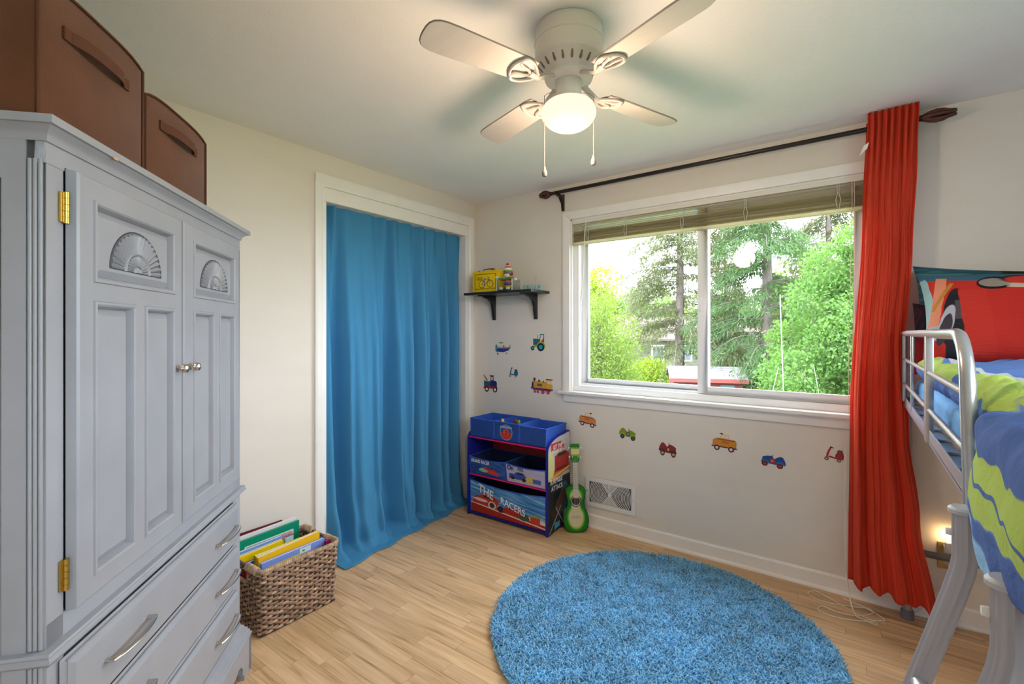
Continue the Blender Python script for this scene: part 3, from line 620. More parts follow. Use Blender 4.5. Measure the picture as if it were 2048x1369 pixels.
for k in range(4):
    a = radians(70+90*k); zb = -.205; pit = radians(11)
    Mx = Matrix.Rotation(a, 4, 'Z'); Mb = Mx @ Matrix.Translation((0, 0, zb)) @ Matrix.Rotation(pit, 4, 'X')
    pts = [(.165, -.046), (.19, -.052), (.46, -.060), (.50, -.0595), (.520, -.056), (.535, -.048), (.544, -.036), (.548, -.02), (.549, 0), (.548, .02), (.544, .036), (.535, .048), (.520, .056), (.50, .0595), (.46, .060), (.19, .052), (.165, .046), (.16, 0)]
    bl = MB().prism(pts, 'z', 0, .006).xf(Mb).build('blade', M_blade, fan)
    MB().tube([(x*1.0005, y_*1.0005, .003) for x, y_ in pts], .0032, 4, closed=True).xf(Mb).build('blade_edge', M_edge, bl)
    ir = MB()
    ir.tube([tuple(Mx @ Vector((.062, 0, -.180))), tuple(Mx @ Vector((.10, 0, -.198))), tuple(Mx @ Vector((.135, 0, zb-.010))), tuple(Mb @ Vector((.17, 0, -.006)))], .008, 8, rx=1.6)
    for s_ in (-1, 1):
        ir.tube([tuple(Mb @ Vector(q)) for q in bez([(.135, 0, -.008), (.155, s_*.022, -.007), (.185, s_*.045, -.006), (.215, s_*.050, -.005), (.226, s_*.03, -.005), (.212, s_*.018, -.005), (.185, s_*.012, -.006), (.165, 0, -.007)], 5)], .0055, 6)
    ir.tube([tuple(Mb @ Vector(q)) for q in bez([(.215, -.05, -.005), (.235, -.025, -.005), (.24, 0, -.005), (.235, .025, -.005), (.215, .05, -.005)], 4)], .005, 6)
    ir.build('blade_iron', mat('iron_white', (.46, .42, .38), .45), fan, smooth=50)
def chain(x, y_, z0, z1, nm):
    r = [(x, y_, z0-(z0-z1)*k/60) for k in range(61)]; mb = MB().tube([(x*.55, y_*.55, z0+.012), (x*.85, y_*.85, z0+.01), r[0], r[-1]], .0011, 5)
    for p in r[::1]: mb.sphere(p, .0018, 6, 4)
    c_ = mb.build('pull_chain', M_chain, fan, smooth=60)
    MB().lathe([(0, .004), (.003, .002), (.004, -.004), (.0085, -.016), (.0095, -.024), (.007, -.032), (0, -.034)], 14, (x, y_, z1)).build('pull_knob', M_chain, c_, smooth=50)
chain(-.072, -.046, -.235, -.488, 'a'); chain(.066, .062, -.235, -.445, 'b')
# ------------------------------------------------------------------ curtain rod and red curtain
M_rod = mat('black_rod', (.02, .015, .014), .3, .3); M_fin = mat('red_brown_finial', (.07, .018, .012), .45, var=.3, vs=60)
rod = thing('curtain_rod', 'black curtain rod with carved reddish tulip finials over the window', 'curtain rod', (1.8, 0, 2.37))
RYY, RZ = -.095, 2.369
MB().tube([(.80, RYY, RZ), (2.815, RYY, RZ)], .0125, 14).build('rod', M_rod, rod, world=True, smooth=60)
for x0, s_, L_ in ((.80, -1, .085), (2.815, 1, .115)):
    MB().lathe([(0, 0), (.014, 0), (.015, .012), (.012, .014), (.011, .02)], 14, (x0, RYY, RZ), 'x').xf(Matrix.Translation((x0, 0, 0)) @ Matrix.Diagonal((s_, 1, 1, 1)) @ Matrix.Translation((-x0, 0, 0))).build('collar', M_rod, rod, world=True, smooth=50)
    f_ = MB()
    for k in range(6):
        a = 2*pi*k/6; d = Vector((0, cos(a), sin(a)))
        path = [tuple(Vector((x0+s_*(.015+L_*q), RYY, RZ))+d*(.006+.016*sin(min(1, q*1.35)*pi*.8)-.004*max(0, q-.6)*2)) for q in (0, .2, .4, .6, .75, .9, 1)]
        f_.tube(path, lambda q: .011*(1-.75*q**2), 7)
    f_.build('finial', M_fin, rod, world=True, smooth=60)
for x0 in (.845, 2.76):
    MB().prism([(0, RZ-.115), (-.012, RZ-.115), (-.016, RZ-.10), (-.022, RZ-.06), (-.055, RZ-.025), (-.112, RZ-.016), (-.114, RZ+.004), (-.108, RZ+.006), (-.108, RZ-.013), (-.08, RZ-.013), (-.08, RZ+.01), (-.05, RZ-.010), (0, RZ+.01)], 'x', x0-.010, x0+.010).build('bracket', M_rod, rod, world=True, bev=.002, smooth=40)
M_redc = cloth('red_crinkle_cotton', (234, 88, 64), .42, .85, .5, 60, (14, 14, 1.2), .08)
rc = thing('red_curtain', 'red crinkled curtain panel gathered at the right side of the window', 'curtain', (2.7, -.12, 0))
LT = [(0, 2.548), (.15, 2.548), (.95, 2.556), (1.95, 2.607), (2.43, 2.622)]; RTb = [(0, 2.885), (.06, 2.875), (.5, 2.815), (.9, 2.775), (1.28, 2.762), (1.76, 2.787), (2.2, 2.806), (2.46, 2.812)]
RC = random.Random(5)
ph = [RC.uniform(-.4, .4) for _ in range(12)]
def redf(u, v):
    top = 2.432+.006*u; hem = .158-.05*u+.010*sin(u*31)
    z = top+(hem-top)*v; x0, x1 = interp(z, LT), interp(z, RTb); low = max(0, 1-z/1.5)
    nf = 7.5
    A = .012+.030*low
    dn = max(0, min(1, (2.32-z)/.5)); nf = 7.5*(1-dn)+4.3*dn
    uu = u+dn*(.05*sin(5.1*u+1.1*z)+.02*sin(13*u-1.9*z)); s8 = lambda q: (abs(q)**.75)*(1 if q > 0 else -1)
    fold = (1-dn)*s8(sin(2*pi*7.5*u))*A+dn*(s8(sin(2*pi*4.3*uu+.6))*A*(.65+.35*sin(7.3*u+1.2))+.4*A*sin(2*pi*2.2*uu+1.7+.8*z))+dn*(.0028*sin(2*pi*17*uu+3.1*z+2*sin(4*z))+.0015*sin(2*pi*37*uu-2*z))
    y_ = -.128-.085*low+fold - (.004 if z > 2.36 else 0)
    if abs(z-RZ) < .05: y_ = min(y_, RYY-.017)
    return (x0+(x1-x0)*u+.2*fold*cos(2*pi*4.3*u), y_, z+.012*sin(2*pi*nf*u)*(1 if v < .002 else 0))
MB().grid(redf, 170, 130).build('drape', M_redc, rc, world=True, smooth=180, solid=.002)
def redb(u, v):
    z = 2.415+(.12-2.415)*v; x0 = interp(z, LT)-.006; return (x0+.11*u, -.052-.02*(1-v)*0-.03*v-.02*u+.006*sin(9*u+3*z), z)
MB().grid(redb, 14, 60).build('back_layer', M_redc, rc, world=True, smooth=180, solid=.002)
fr = Frame((2.612, -.150, 2.262), (1, .15, .25), (-.25, 0, 1))
MB().plate(fr, [(-.032, -.028), (.006, -.006), (.02, .022), (-.004, .012)], 0, .0008).build('care_tag', mat('care_tag', (.8, .8, .78), .6), rc, world=True)
# ------------------------------------------------------------------ window blind, drawn up
M_slat = cloth('blind_slat', (240, 232, 210), .68, .5, 0, 10, var=0.); M_hr = mat('headrail', (.74, .72, .66), .4); M_cord = mat('cord_white', (.80, .77, .70), .8)
bl = thing('window_blind', 'cream slatted window blind drawn up under the window head', 'blind', (1.79, .012, 2.17))
B0, B1 = .922, 2.648
MB().box(B0, B1, -.005, .028, 2.146, 2.172).build('headrail', M_hr, bl, world=True, bev=.002)
slat = MB()
for k in range(5): slat.v += [(B0, -.012+k*.011, .0014*(1-((k-2)/2)**2)), (B1, -.012+k*.011, .0014*(1-((k-2)/2)**2))]
slat.f = [(2*k, 2*k+1, 2*k+3, 2*k+2) for k in range(4)]
s0 = slat.build('slat', M_slat, bl, fix=False); s0.data.transform(Matrix.Translation((-bl.location.x, 0, 0)))
zs = [2.136, 2.124, 2.112, 2.101]+[2.091-k*.00285 for k in range(27)]
for k, z in enumerate(zs):
    o = s0 if k == 0 else s0.copy()
    if k: COL.objects.link(o)
    o.location = (random.uniform(-.003, .003), random.uniform(-.002, .002)-bl.location.y+.010, z-bl.location.z); o.rotation_euler = (radians(random.uniform(-7, 7)) if k > 3 else radians(18), 0, random.uniform(-.0006, .0006))
MB().box(B0, B1, -.014, .032, 1.996, 2.012).build('bottom_rail', M_slat, bl, world=True, bev=.003)
for x0 in (1.05, 1.33, 1.70, 2.06, 2.50):
    mb = MB()
    for dy in (-.016, .036):
        for dx in (-.006, .006): mb.tube([(x0+dx, dy, 2.146), (x0+dx*.5, dy-.002, 2.09), (x0+dx*1.8, dy-.004 if dy < 0 else dy, 2.06), (x0+dx, dy, 2.03), (x0, dy, 1.994)], .0011, 4)
    mb.build('ladder_cord', M_cord, bl, world=True)
MB().tube([(1.03, -.008, 2.15), (1.028, -.018, 2.06), (1.005, -.012, 1.7), (.975, -.010, 1.33)], .0028, 6).build('tilt_wand', M_cord, bl, world=True, smooth=60)
MB().tube([(1.0, -.012, 1.66), (.996, -.012, 1.59)], .005, 8).build('wand_grip', M_hr, bl, world=True, smooth=60)
mb = MB()
for dx in (-.006, .004): mb.tube(bez([(2.565+dx, -.010, 2.15), (2.563+dx, -.018, 1.9), (2.556+dx*1.6, -.016, 1.4), (2.550+dx, -.02, 1.0), (2.545+dx, -.055, .90)], 8), .0014, 5)
mb.build('lift_cord', M_cord, bl, world=True, smooth=60)
fc = MB()
for k, pts in enumerate(([(2.528, -.06, .86), (2.530, -.09, .5), (2.536, -.16, .2), (2.565, -.215, .03), (2.61, -.225, .006), (2.655, -.235, .004), (2.64, -.205, .004), (2.56, -.17, .004), (2.47, -.10, .004), (2.40, -.06, .004), (2.375, -.12, .004), (2.45, -.15, .004), (2.56, -.12, .004), (2.62, -.10, .006), (2.64, -.13, .004), (2.58, -.20, .004), (2.50, -.22, .004), (2.44, -.20, .004), (2.43, -.26, .004), (2.52, -.27, .004), (2.64, -.22, .005)],
                         [(2.534, -.06, .80), (2.536, -.10, .45), (2.542, -.17, .15), (2.575, -.215, .012), (2.67, -.18, .004), (2.68, -.15, .004), (2.60, -.09, .005), (2.52, -.06, .004)])):
    fc.tube(bez(pts, 7), .0022, 5)
tag(fc.build('blind_cord', M_cord, smooth=60), 'loose white cord hanging by the red curtain and coiled on the floor', 'cord')
# ------------------------------------------------------------------ blue closet curtain
M_blue = cloth('blue_cotton', (74, 146, 194), .12, .8, .12, 180, (1, 1, .4), .03)
bc = thing('closet_curtain', 'blue cotton curtain hung across the closet opening', 'curtain', (0, -.75, 0))
crest = [(-1.392, .1), (-1.345, 1.), (-1.27, -.9), (-1.20, .7), (-1.10, 1.), (-.985, .75), (-.93, -.3), (-.865, -1.), (-.80, 1.), (-.755, .0), (-.69, .75), (-.635, -.7), (-.58, .9), (-.50, .5), (-.455, -.8), (-.39, .8), (-.345, -.2), (-.30, .7), (-.245, -.8), (-.185, .7), (-.12, -.5)]
topc = [(-1.392, 0), (-1.36, .9), (-1.325, -.8), (-1.29, .9), (-1.26, -.6), (-1.20, .35), (-1.10, -.1), (-1.02, .4), (-.96, -.5), (-.90, .9), (-.86, -.7), (-.82, .8), (-.76, -.3), (-.68, .7), (-.62, -.7), (-.55, .9), (-.50, -.6), (-.44, .6), (-.38, -.7), (-.32, .8), (-.26, -.6), (-.2, .7), (-.12, 0)]
HX = [(-1.392, .215), (-1.30, .20), (-1.1, .175), (-.9, .15), (-.7, .13), (-.5, .115), (-.3, .09), (-.12, .05)]
def bluef(u, v):
    y_ = -1.392+u*1.272; L0 = 2.198; hx = interp(y_, HX)+.010*sin(y_*23)
    s_ = v*2.41; cr = interp(y_+.012*sin(2.1*s_+y_*5), crest); tp = interp(y_, topc); cr = (abs(cr)**.6)*(1 if cr > 0 else -1)+.16*sin(y_*57+.8*s_)+.10*sin(y_*97-1.3*s_)
    f1 = min(1, max(0, (s_-.05)/.9)); fold = (1-f1)*tp*.030+f1*cr*(.050+.022*min(1, s_/2))
    x = -.066+fold*(1 if fold < 0 else 1)
    z = L0-s_
    ze_ = .045
    if z < .55:
        k = min(1, (.55-z)/.55); x += (hx*.42)*k*k+.012*sin(y_*40+z*22)*k*(1-.3*k)
    if z < ze_:
        q = (ze_-z); x_end = x; lay = q/(2.41-L0+ze_)
        x = x_end+(hx-x_end)*min(1, lay)**.9; z = .006+.034*max(0, 1-lay*1.9)**2+.010*abs(sin(y_*33+lay*5))*(1-lay)
    y2 = y_+.35*fold*cos(y_*30)*.3
    if s_ < .35: z += -.010*abs(sin(y_*21))*(1-s_/.35)
    return (x, min(max(y2, -1.394 if z > .3 else -1.394), -.118 if z > .25 else -.11+.01), z)
MB().grid(bluef, 210, 130).build('drape', M_blue, bc, world=True, smooth=180, solid=.0025)
MB().tube([(-.052, CY0+.018, 2.185), (-.052, CY1-.022, 2.185)], .006, 10).build('tension_rod', M_trim, bc, world=True)
# ------------------------------------------------------------------ wall shelf with its things
M_black = mat('black_laminate', (.012, .012, .013), .3)
sf = thing('wall_shelf', 'black wall shelf on two black brackets left of the window', 'shelf', (.41, 0, 1.66))
MB().box(.092, .727, -.25, -.002, 1.657, 1.675).build('board', M_black, sf, world=True, bev=.0015)
for x0 in (.207, .609):
    b = MB().prism([(0, 1.657), (-.205, 1.657), (-.205, 1.649), (-.17, 1.646), (-.09, 1.625), (-.055, 1.605), (-.04, 1.58), (-.034, 1.55), (-.018, 1.468), (0, 1.468)], 'x', x0-.011, x0+.011).build('bracket', M_black, sf, world=True, bev=.002)
    for z_ in (1.488, 1.556): MB().lathe([(0, -.003), (.003, -.0025), (.0042, 0)], 10, (x0-.005, -.0195 if z_ < 1.5 else -.036, z_), 'y').build('screw', M_nickel, b, world=True)
# lunch box
lb = thing('lunch_box', 'yellow tin lunch box with a bicycle picture on the wall shelf', 'lunch box', (.275, -.15, 1.675))
M_yel = flat(236, 200, 8, .35)
MB().prism(rrect(.143, .408, 1.677, 1.842, .018), 'y', -.205, -.115).build('tin', M_yel, lb, world=True, bev=.003, smooth=50)
MB().tube([(.152, -.206, 1.686), (.399, -.206, 1.686), (.399, -.206, 1.833), (.152, -.206, 1.833)], .0022, 6, closed=True).build('rim', M_yel, lb, world=True)
FL = Frame((.143, -.2055, 1.677), (1, 0, 0), (0, 0, 1))
brn = flat(96, 48, 30); ink = flat(40, 40, 60)
mb = MB()
for (a, b, c_, d) in ((.026, .234, .024, .028), (.026, .234, .137, .141), (.026, .030, .028, .137), (.230, .234, .028, .137)): mb.plate(FL, [(a, c_), (b, c_), (b, d), (a, d)], .0005, .0006)
mb.build('printed_border', brn, lb, world=True)
text('lettering', 'Curious', FL, .046, .108, .019, brn, lb, .0008); text('lettering', 'George', FL, .046, .094, .019, brn, lb, .0008)
bk = MB()
for cx in (.098, .180):
    bk.plate(FL, circ(cx, .062, .030, n=24), .0005, .0004)
bk.build('bicycle_wheel_print', ink, lb, world=True)
bk = MB()
for cx in (.098, .180): bk.plate(FL, circ(cx, .062, .0255, n=24), .0007, .0006)
bk.build('bicycle_wheel_gap_print', M_yel, lb, world=True)
bk = MB()
def stroke(mb, fr_, p, q, w_, off=.001, th=.0006):
    p, q = Vector(p), Vector(q); d = (q-p).normalized(); n_ = Vector((-d.y, d.x))*w_/2; mb.plate(fr_, [tuple(p+n_), tuple(p-n_), tuple(q-n_), tuple(q+n_)], off, th)
for p, q in (((.098, .062), (.128, .058)), ((.128, .058), (.168, .098)), ((.098, .062), (.122, .098)), ((.122, .098), (.168, .098)), ((.122, .098), (.128, .058)), ((.180, .062), (.166, .112)), ((.166, .112), (.150, .114)), ((.116, .104), (.132, .104))): stroke(bk, FL, p, q, .0045)
bk.build('bicycle_print', flat(70, 90, 150), lb, world=True)
MB().tube(bez([(.215, -.16, 1.842), (.225, -.16, 1.856), (.275, -.16, 1.860), (.325, -.16, 1.856), (.335, -.16, 1.842)], 5), .004, 8).build('handle', flat(120, 40, 25), lb, world=True, smooth=60)
for x0 in (.21, .34): MB().box(x0-.008, x0+.008, -.207, -.15, 1.840, 1.846).build('clasp', M_nickel, lb, world=True)
# sock monkey in a glass cube
gc = thing('glass_cube', 'clear square glass holder that the sock monkey sits in', 'glass holder', (.478, -.18, 1.675))
M_cg = glass('clear_glass', (.90, .93, .92), 1.0)
G0, G1, GY0, GY1 = .405, .552, -.238, -.122
q = MB().box(G0, G1, GY0, GY1, 1.6755, 1.681)
for a in ((G0, G1, GY0, GY0+.004), (G0, G1, GY1-.004, GY1), (G0, G0+.004, GY0+.004, GY1-.004), (G1-.004, G1, GY0+.004, GY1-.004)): q.box(*a, 1.681, 1.762)
q.build('glass_walls', M_cg, gc, world=True)
for (x0, y0) in ((G0+.002, GY0+.002), (G1-.002, GY0+.002), (G0+.002, GY1-.002), (G1-.002, GY1-.002)): MB().tube([(x0, y0, 1.677), (x0, y0, 1.7625)], .0028, 8).build('glass_corner', mat('glass_edge', (.62, .64, .60), .15), gc, world=True)
mk = thing('sock_monkey', 'striped sock monkey doll in a knitted hat on the wall shelf', 'toy monkey', (.474, -.14, 1.682))
def stripes(name, cols, scale, ax=2):
    m, nt, b = newmat(name); N = nt.nodes.new; L = nt.links.new; b.inputs['Roughness'].default_value = .95
    tc = N('ShaderNodeTexCoord'); sx = N('ShaderNodeSeparateXYZ'); L(tc.outputs['Object'], sx.inputs[0]); mu = N('ShaderNodeMath'); mu.operation = 'MULTIPLY'; mu.inputs[1].default_value = scale
    L(sx.outputs[ax], mu.inputs[0]); fr_ = N('ShaderNodeMath'); fr_.operation = 'FRACT'; L(mu.outputs[0], fr_.inputs[0]); cr = N('ShaderNodeValToRGB'); cr.color_ramp.interpolation = 'CONSTANT'
    e = cr.color_ramp.elements
    for k, c_ in enumerate(cols):
        x = e[k] if k < 2 else e.new(k/len(cols)); x.position = k/len(cols); x.color = (*lin(c_), 1)
    L(fr_.outputs[0], cr.inputs[0]); L(cr.outputs[0], b.inputs['Base Color']); return m
M_knit = stripes('striped_knit', [(176, 40, 36), (60, 150, 90), (214, 180, 50), (130, 40, 60), (70, 110, 150), (200, 120, 60)], 14)
M_hat = stripes('striped_hat', [(235, 228, 220), (60, 150, 100), (220, 190, 70), (232, 226, 220), (190, 50, 45), (230, 225, 220)], 16)
M_cream = mat('cream_knit', (.78, .70, .62), .95, var=.05, vs=60)
MB().lathe([(0, 0), (.022, .004), (.027, .02), (.028, .045), (.025, .068), (.016, .084), (0, .09)], 18, (.474, -.14, 1.686)).build('body', M_knit, mk, world=True, smooth=60)
hd = MB().sphere((.474, -.142, 1.802), (.034, .03, .031), 20, 12).build('head', M_knit, mk, world=True, smooth=60)
MB().sphere((.476, -.163, 1.792), (.026, .017, .014), 16, 10).build('muzzle', M_cream, hd, world=True, smooth=60)
MB().tube(bez([(.458, -.177, 1.793), (.476, -.181, 1.789), (.494, -.177, 1.793)], 5), .0012, 5).build('mouth', flat(150, 40, 35), hd, world=True)
for dx in (-.011, .012): MB().sphere((.474+dx, -.170, 1.808), .0038, 8, 6).build('eye', flat(12, 12, 14, .2), hd, world=True)
for dx in (-.037, .037): MB().sphere((.474+dx, -.140, 1.802), (.009, .005, .013), 10, 8).build('ear', flat(150, 45, 38), hd, world=True, smooth=60)
ht = MB().lathe([(.034, .0), (.035, .006), (.031, .02), (.024, .036), (.014, .048), (0, .053)], 18, (.474, -.142, 1.818)).build('hat', M_hat, mk, world=True, smooth=60)
MB().sphere((.470, -.142, 1.877), .0105, 12, 8).build('pompom', flat(170, 38, 40), ht, world=True, smooth=60)
for s_ in (-1, 1):
    MB().tube(bez([(.474+s_*.02, -.145, 1.762), (.474+s_*.05, -.155, 1.768), (.474+s_*.072, -.165, 1.778 if s_ < 0 else 1.766)], 5), .0105, 10).build('arm', M_knit, mk, world=True, smooth=60)
    MB().sphere((.474+s_*.084, -.168, 1.782 if s_ < 0 else 1.758), (.017, .011, .011), 12, 8).build('hand', M_cream, mk, world=True, smooth=60)
    MB().tube(bez([(.474+s_*.013, -.15, 1.698), (.474+s_*.024, -.172, 1.696), (.474+s_*.03, -.186, 1.694)], 5), .0105, 10).build('leg', M_knit, mk, world=True, smooth=60)
    MB().sphere((.474+s_*.032, -.186, 1.694), (.018, .012, .0115), 12, 8).build('foot', M_cream, mk, world=True, smooth=60)
mk.location.y -= .040
FD = Frame((.562, -.105, 1.6755), (1, 0, 0), (0, 0, 1))
dw = thing('word_letters', 'teal cut-out word DREAM standing at the right end of the wall shelf', 'letters', (.64, -.10, 1.675))
M_teal = flat(128, 196, 194)
xx = 0
for ch, wd in (('D', .034), ('R', .034), ('E', .031), ('A', .036), ('M', .042)):
    text('letter', ch, FD, xx, .004, .060, M_teal, dw, 0, .008, sx=.72); xx += wd*.92
MB().box(.558, .722, -.112, -.096, 1.6755, 1.680).build('base_strip', M_teal, dw, world=True)
ck = thing('photo_clip', 'thin grey wire photo clip behind the teal letters', 'photo clip', (.648, -.07, 1.675))
MB().tube([(.648, -.07, 1.677), (.648, -.07, 1.765)], .001, 6).build('wire', M_nickel, ck, world=True)
MB().tube([(.648+.010*cos(a*.5), -.07, 1.775+.010*sin(a*.5)) for a in range(13)], .0012, 5).build('clip_ring', M_nickel, ck, world=True)
MB().lathe([(0, 0), (.012, 0), (.012, .003), (0, .004)], 14, (.648, -.07, 1.675)).build('foot_disc', M_nickel, ck, world=True)
# ------------------------------------------------------------------ vehicle wall decals
def decal(label, cx, cz, wd, hgt, parts, rot=0., flip=False):
    t_ = thing('wall_decal', label, 'wall decal', (cx, 0, cz), group='vehicle decals on the window wall')
    cr, sr = cos(radians(rot)), sin(radians(rot))
    F_ = Frame((cx, -.0004, cz), (cr, 0, sr), (-sr, 0, cr))
    for k, (nm, col, pts) in enumerate(parts):
        P_ = [(((1-a) if flip else a)*wd-wd/2, b*hgt-hgt/2) for a, b in pts]
        if flip: P_ = P_[::-1]
        MB().plate(F_, P_, .0002+k*.00018, .0002).build(nm, flat(*col), t_, world=True)
    return t_
def wh(cx, cy_, r, ar, tyre, hub, n=18):
    return [('wheel', tyre, circ(cx, cy_, r, r*ar, n)), ('hub', hub, circ(cx, cy_, r*.55, r*.55*ar, n))]
NAVY, RED, TEAL, YEL, CRM, BLK, ORG = (34, 44, 120), (168, 42, 44), (28, 120, 130), (214, 160, 40), (226, 214, 204), (36, 26, 44), (204, 130, 52)
decal('yellow and blue biplane decal below the wall shelf', .290, 1.240, .156, .105, [('fuselage', (40, 60, 150), [(.06, .25), (.5, .2), (.85, .35), (1, .62), (.96, .62), (.06, .52)]), ('upper_body', YEL, [(.06, .5), (.9, .52), (1, .8), (.92, .78), (.85, .58), (.62, .6), (.55, .74), (.48, .6), (.2, .62), (.06, .72)]), ('nose', (50, 130, 170), [(.03, .22), (.11, .22), (.11, .78), (.03, .78)]), ('propeller', BLK, [(.0, .3), (.02, .3), (.02, .72), (0, .72)]), ('top_wing', TEAL, [(.24, .88), (.5, .88), (.5, .96), (.24, .96)]), ('strut', CRM, [(.3, .62), (.33, .62), (.33, .88), (.3, .88)]), ('strut', CRM, [(.4, .62), (.43, .62), (.43, .88), (.4, .88)]), ('pilot', RED, circ(.55, .66, .04, .07))]+wh(.16, .08, .055, 1.5, (90, 60, 50), (150, 110, 90))+wh(.72, .14, .035, 1.5, (90, 60, 50), (150, 110, 90)))
decal('teal tractor decal with a large rear wheel', .622, 1.290, .128, .130, [('bonnet', (24, 118, 112), [(.16, .36), (.58, .36), (.62, .72), (.16, .74)]), ('flames', (110, 60, 140), [(.2, .42), (.3, .56), (.36, .46), (.45, .6), (.5, .46), (.4, .4)]), ('chassis', (150, 170, 50), [(.2, .24), (.7, .24), (.7, .38), (.2, .36)]), ('exhaust', TEAL, [(.46, .74), (.50, .74), (.51, .97), (.48, .97)]), ('cab_frame', TEAL, [(.60, .55), (.66, 1), (.94, 1), (.94, .5)]), ('cab_window', CRM, [(.65, .56), (.70, .95), (.90, .95), (.90, .52)]), ('seat', RED, [(.74, .54), (.9, .54), (.9, .8), (.84, .66), (.74, .62)]), ('mudguard', (150, 170, 50), circ(.72, .30, .29, .27))]+wh(.71, .24, .245, .98, (20, 40, 56), (40, 160, 185))+wh(.13, .17, .135, .98, (20, 40, 56), (60, 160, 180)))
def scooter(label, cx, cz, wd, hgt, body, seat, tyre, hub, rot=0):
    return decal(label, cx, cz, wd, hgt, [('front_shield', body, [(.10, .25), (.20, .25), (.26, .6), (.36, .92), (.30, 1), (.22, .82), (.12, .5)]), ('handlebar', BLK, [(.28, .92), (.46, .88), (.46, .93), (.28, 1)]), ('floorboard', body, [(.2, .25), (.58, .18), (.58, .28), (.3, .36)]), ('rear_body', body, [(.55, .2), (.96, .18), (1, .45), (.92, .72), (.68, .74), (.56, .45)]), ('seat', seat, [(.62, .70), (.92, .68), (.9, .8), (.7, .82)])]+wh(.13, .13, .115, 1.1*wd/hgt*.85, tyre, hub)+wh(.75, .11, .11, 1.1*wd/hgt*.85, tyre, hub), rot)
scooter('small teal motor scooter decal', .392, 1.053, .090, .078, (22, 104, 136), (30, 70, 110), (120, 80, 80), (200, 180, 170))
decal('blue tow truck decal with a red crane arm', .157, .950, .152, .140, [('bed', (28, 92, 110), [(.08, .3), (.52, .28), (.52, .62), (.06, .64)]), ('bed_rail', (120, 130, 60), [(.06, .6), (.52, .58), (.52, .64), (.06, .66)]), ('crane_arm', RED, [(.02, 1), (.08, 1), (.34, .7), (.24, .68)]), ('cab', (36, 40, 110), [(.5, .26), (.96, .26), (.96, .58), (.9, .66), (.74, .68), (.72, .94), (.54, .94)]), ('cab_window', CRM, [(.58, .7), (.68, .7), (.68, .88), (.58, .88)]), ('roof', RED, [(.48, .93), (.76, .93), (.76, .99), (.48, .99)]), ('bumper', RED, [(.02, .2), (1, .2), (1, .3), (.96, .34), (.1, .34)])]+wh(.27, .16, .15, 1.08, (30, 24, 30), (230, 225, 220))+wh(.84, .16, .15, 1.08, (30, 24, 30), (230, 225, 220)))
decal('yellow steam train decal with red wheels', .657, .963, .198, .128, [('boiler', (214, 162, 60), [(.10, .38), (.72, .36), (.72, .76), (.12, .76), (.08, .57)]), ('smokebox', (40, 28, 60), [(.03, .38), (.12, .38), (.12, .76), (.06, .7)]), ('chimney', (70, 30, 46), [(.13, .76), (.20, .76), (.22, .96), (.12, .96)]), ('dome', (40, 60, 70), circ(.38, .80, .045, .07)), ('bell', (60, 70, 110), circ(.58, .77, .03, .045)), ('cab', (222, 172, 60), [(.70, .36), (.98, .36), (.98, .62), (.90, .62), (.94, .88), (.72, .88)]), ('cab_roof', (40, 36, 100), [(.68, .87), (.99, .87), (.99, .92), (.68, .92)]), ('cab_window', CRM, [(.76, .64), (.89, .64), (.9, .82), (.76, .82)]), ('running_board', (40, 44, 130), [(0, .3), (1, .26), (1, .34), (0, .38)]), ('frame_bar', (150, 44, 70), [(.1, .24), (.92, .2), (.92, .28), (.1, .31)]), ('grille', (130, 90, 40), [(.3, .48), (.52, .47), (.52, .62), (.3, .63)])]+sum([wh(cx, .14, r, 1.5, (168, 50, 84), (196, 90, 120), 14) for cx, r in ((.19, .055), (.33, .055), (.56, .075), (.79, .075))], []))
def taxi(label, cx, cz, wd, hgt, rot, flip, body):
    return decal(label, cx, cz, wd, hgt, [('roof_frame', (226, 190, 120), [(.28, .62), (.36, .95), (.64, .95), (.72, .62)]), ('side_window', CRM, [(.33, .64), (.39, .9), (.48, .9), (.48, .64)]), ('side_window', CRM, [(.51, .64), (.51, .9), (.61, .9), (.67, .64)]), ('passenger', BLK, circ(.43, .68, .03, .06)), ('passenger', BLK, circ(.56, .68, .03, .06)), ('roof_sign', BLK, [(.58, .94), (.70, .94), (.70, 1), (.58, 1)]), ('body', body, [(.03, .30), (.03, .62), (.1, .72), (.74, .72), (.96, .60), (.97, .26)]), ('check_stripe', (150, 60, 60), [(.1, .64), (.86, .62), (.86, .67), (.1, .69)]), ('door_panel', (184, 108, 44), [(.32, .46), (.60, .46), (.60, .58), (.32, .58)]), ('bumper', (60, 40, 80), [(0, .24), (1, .2), (1, .26), (0, .3)])]+wh(.22, .19, .115, 1.3, (64, 26, 40), (226, 200, 210))+wh(.78, .17, .115, 1.3, (64, 26, 40), (226, 200, 210)), rot, flip)
taxi('orange taxi decal beneath the left end of the window sill', 1.042, .750, .140, .104, -5, False, (208, 136, 70)); taxi('golden taxi decal below the middle of the window', 1.943, .711, .140, .108, -4, True, (206, 138, 44))
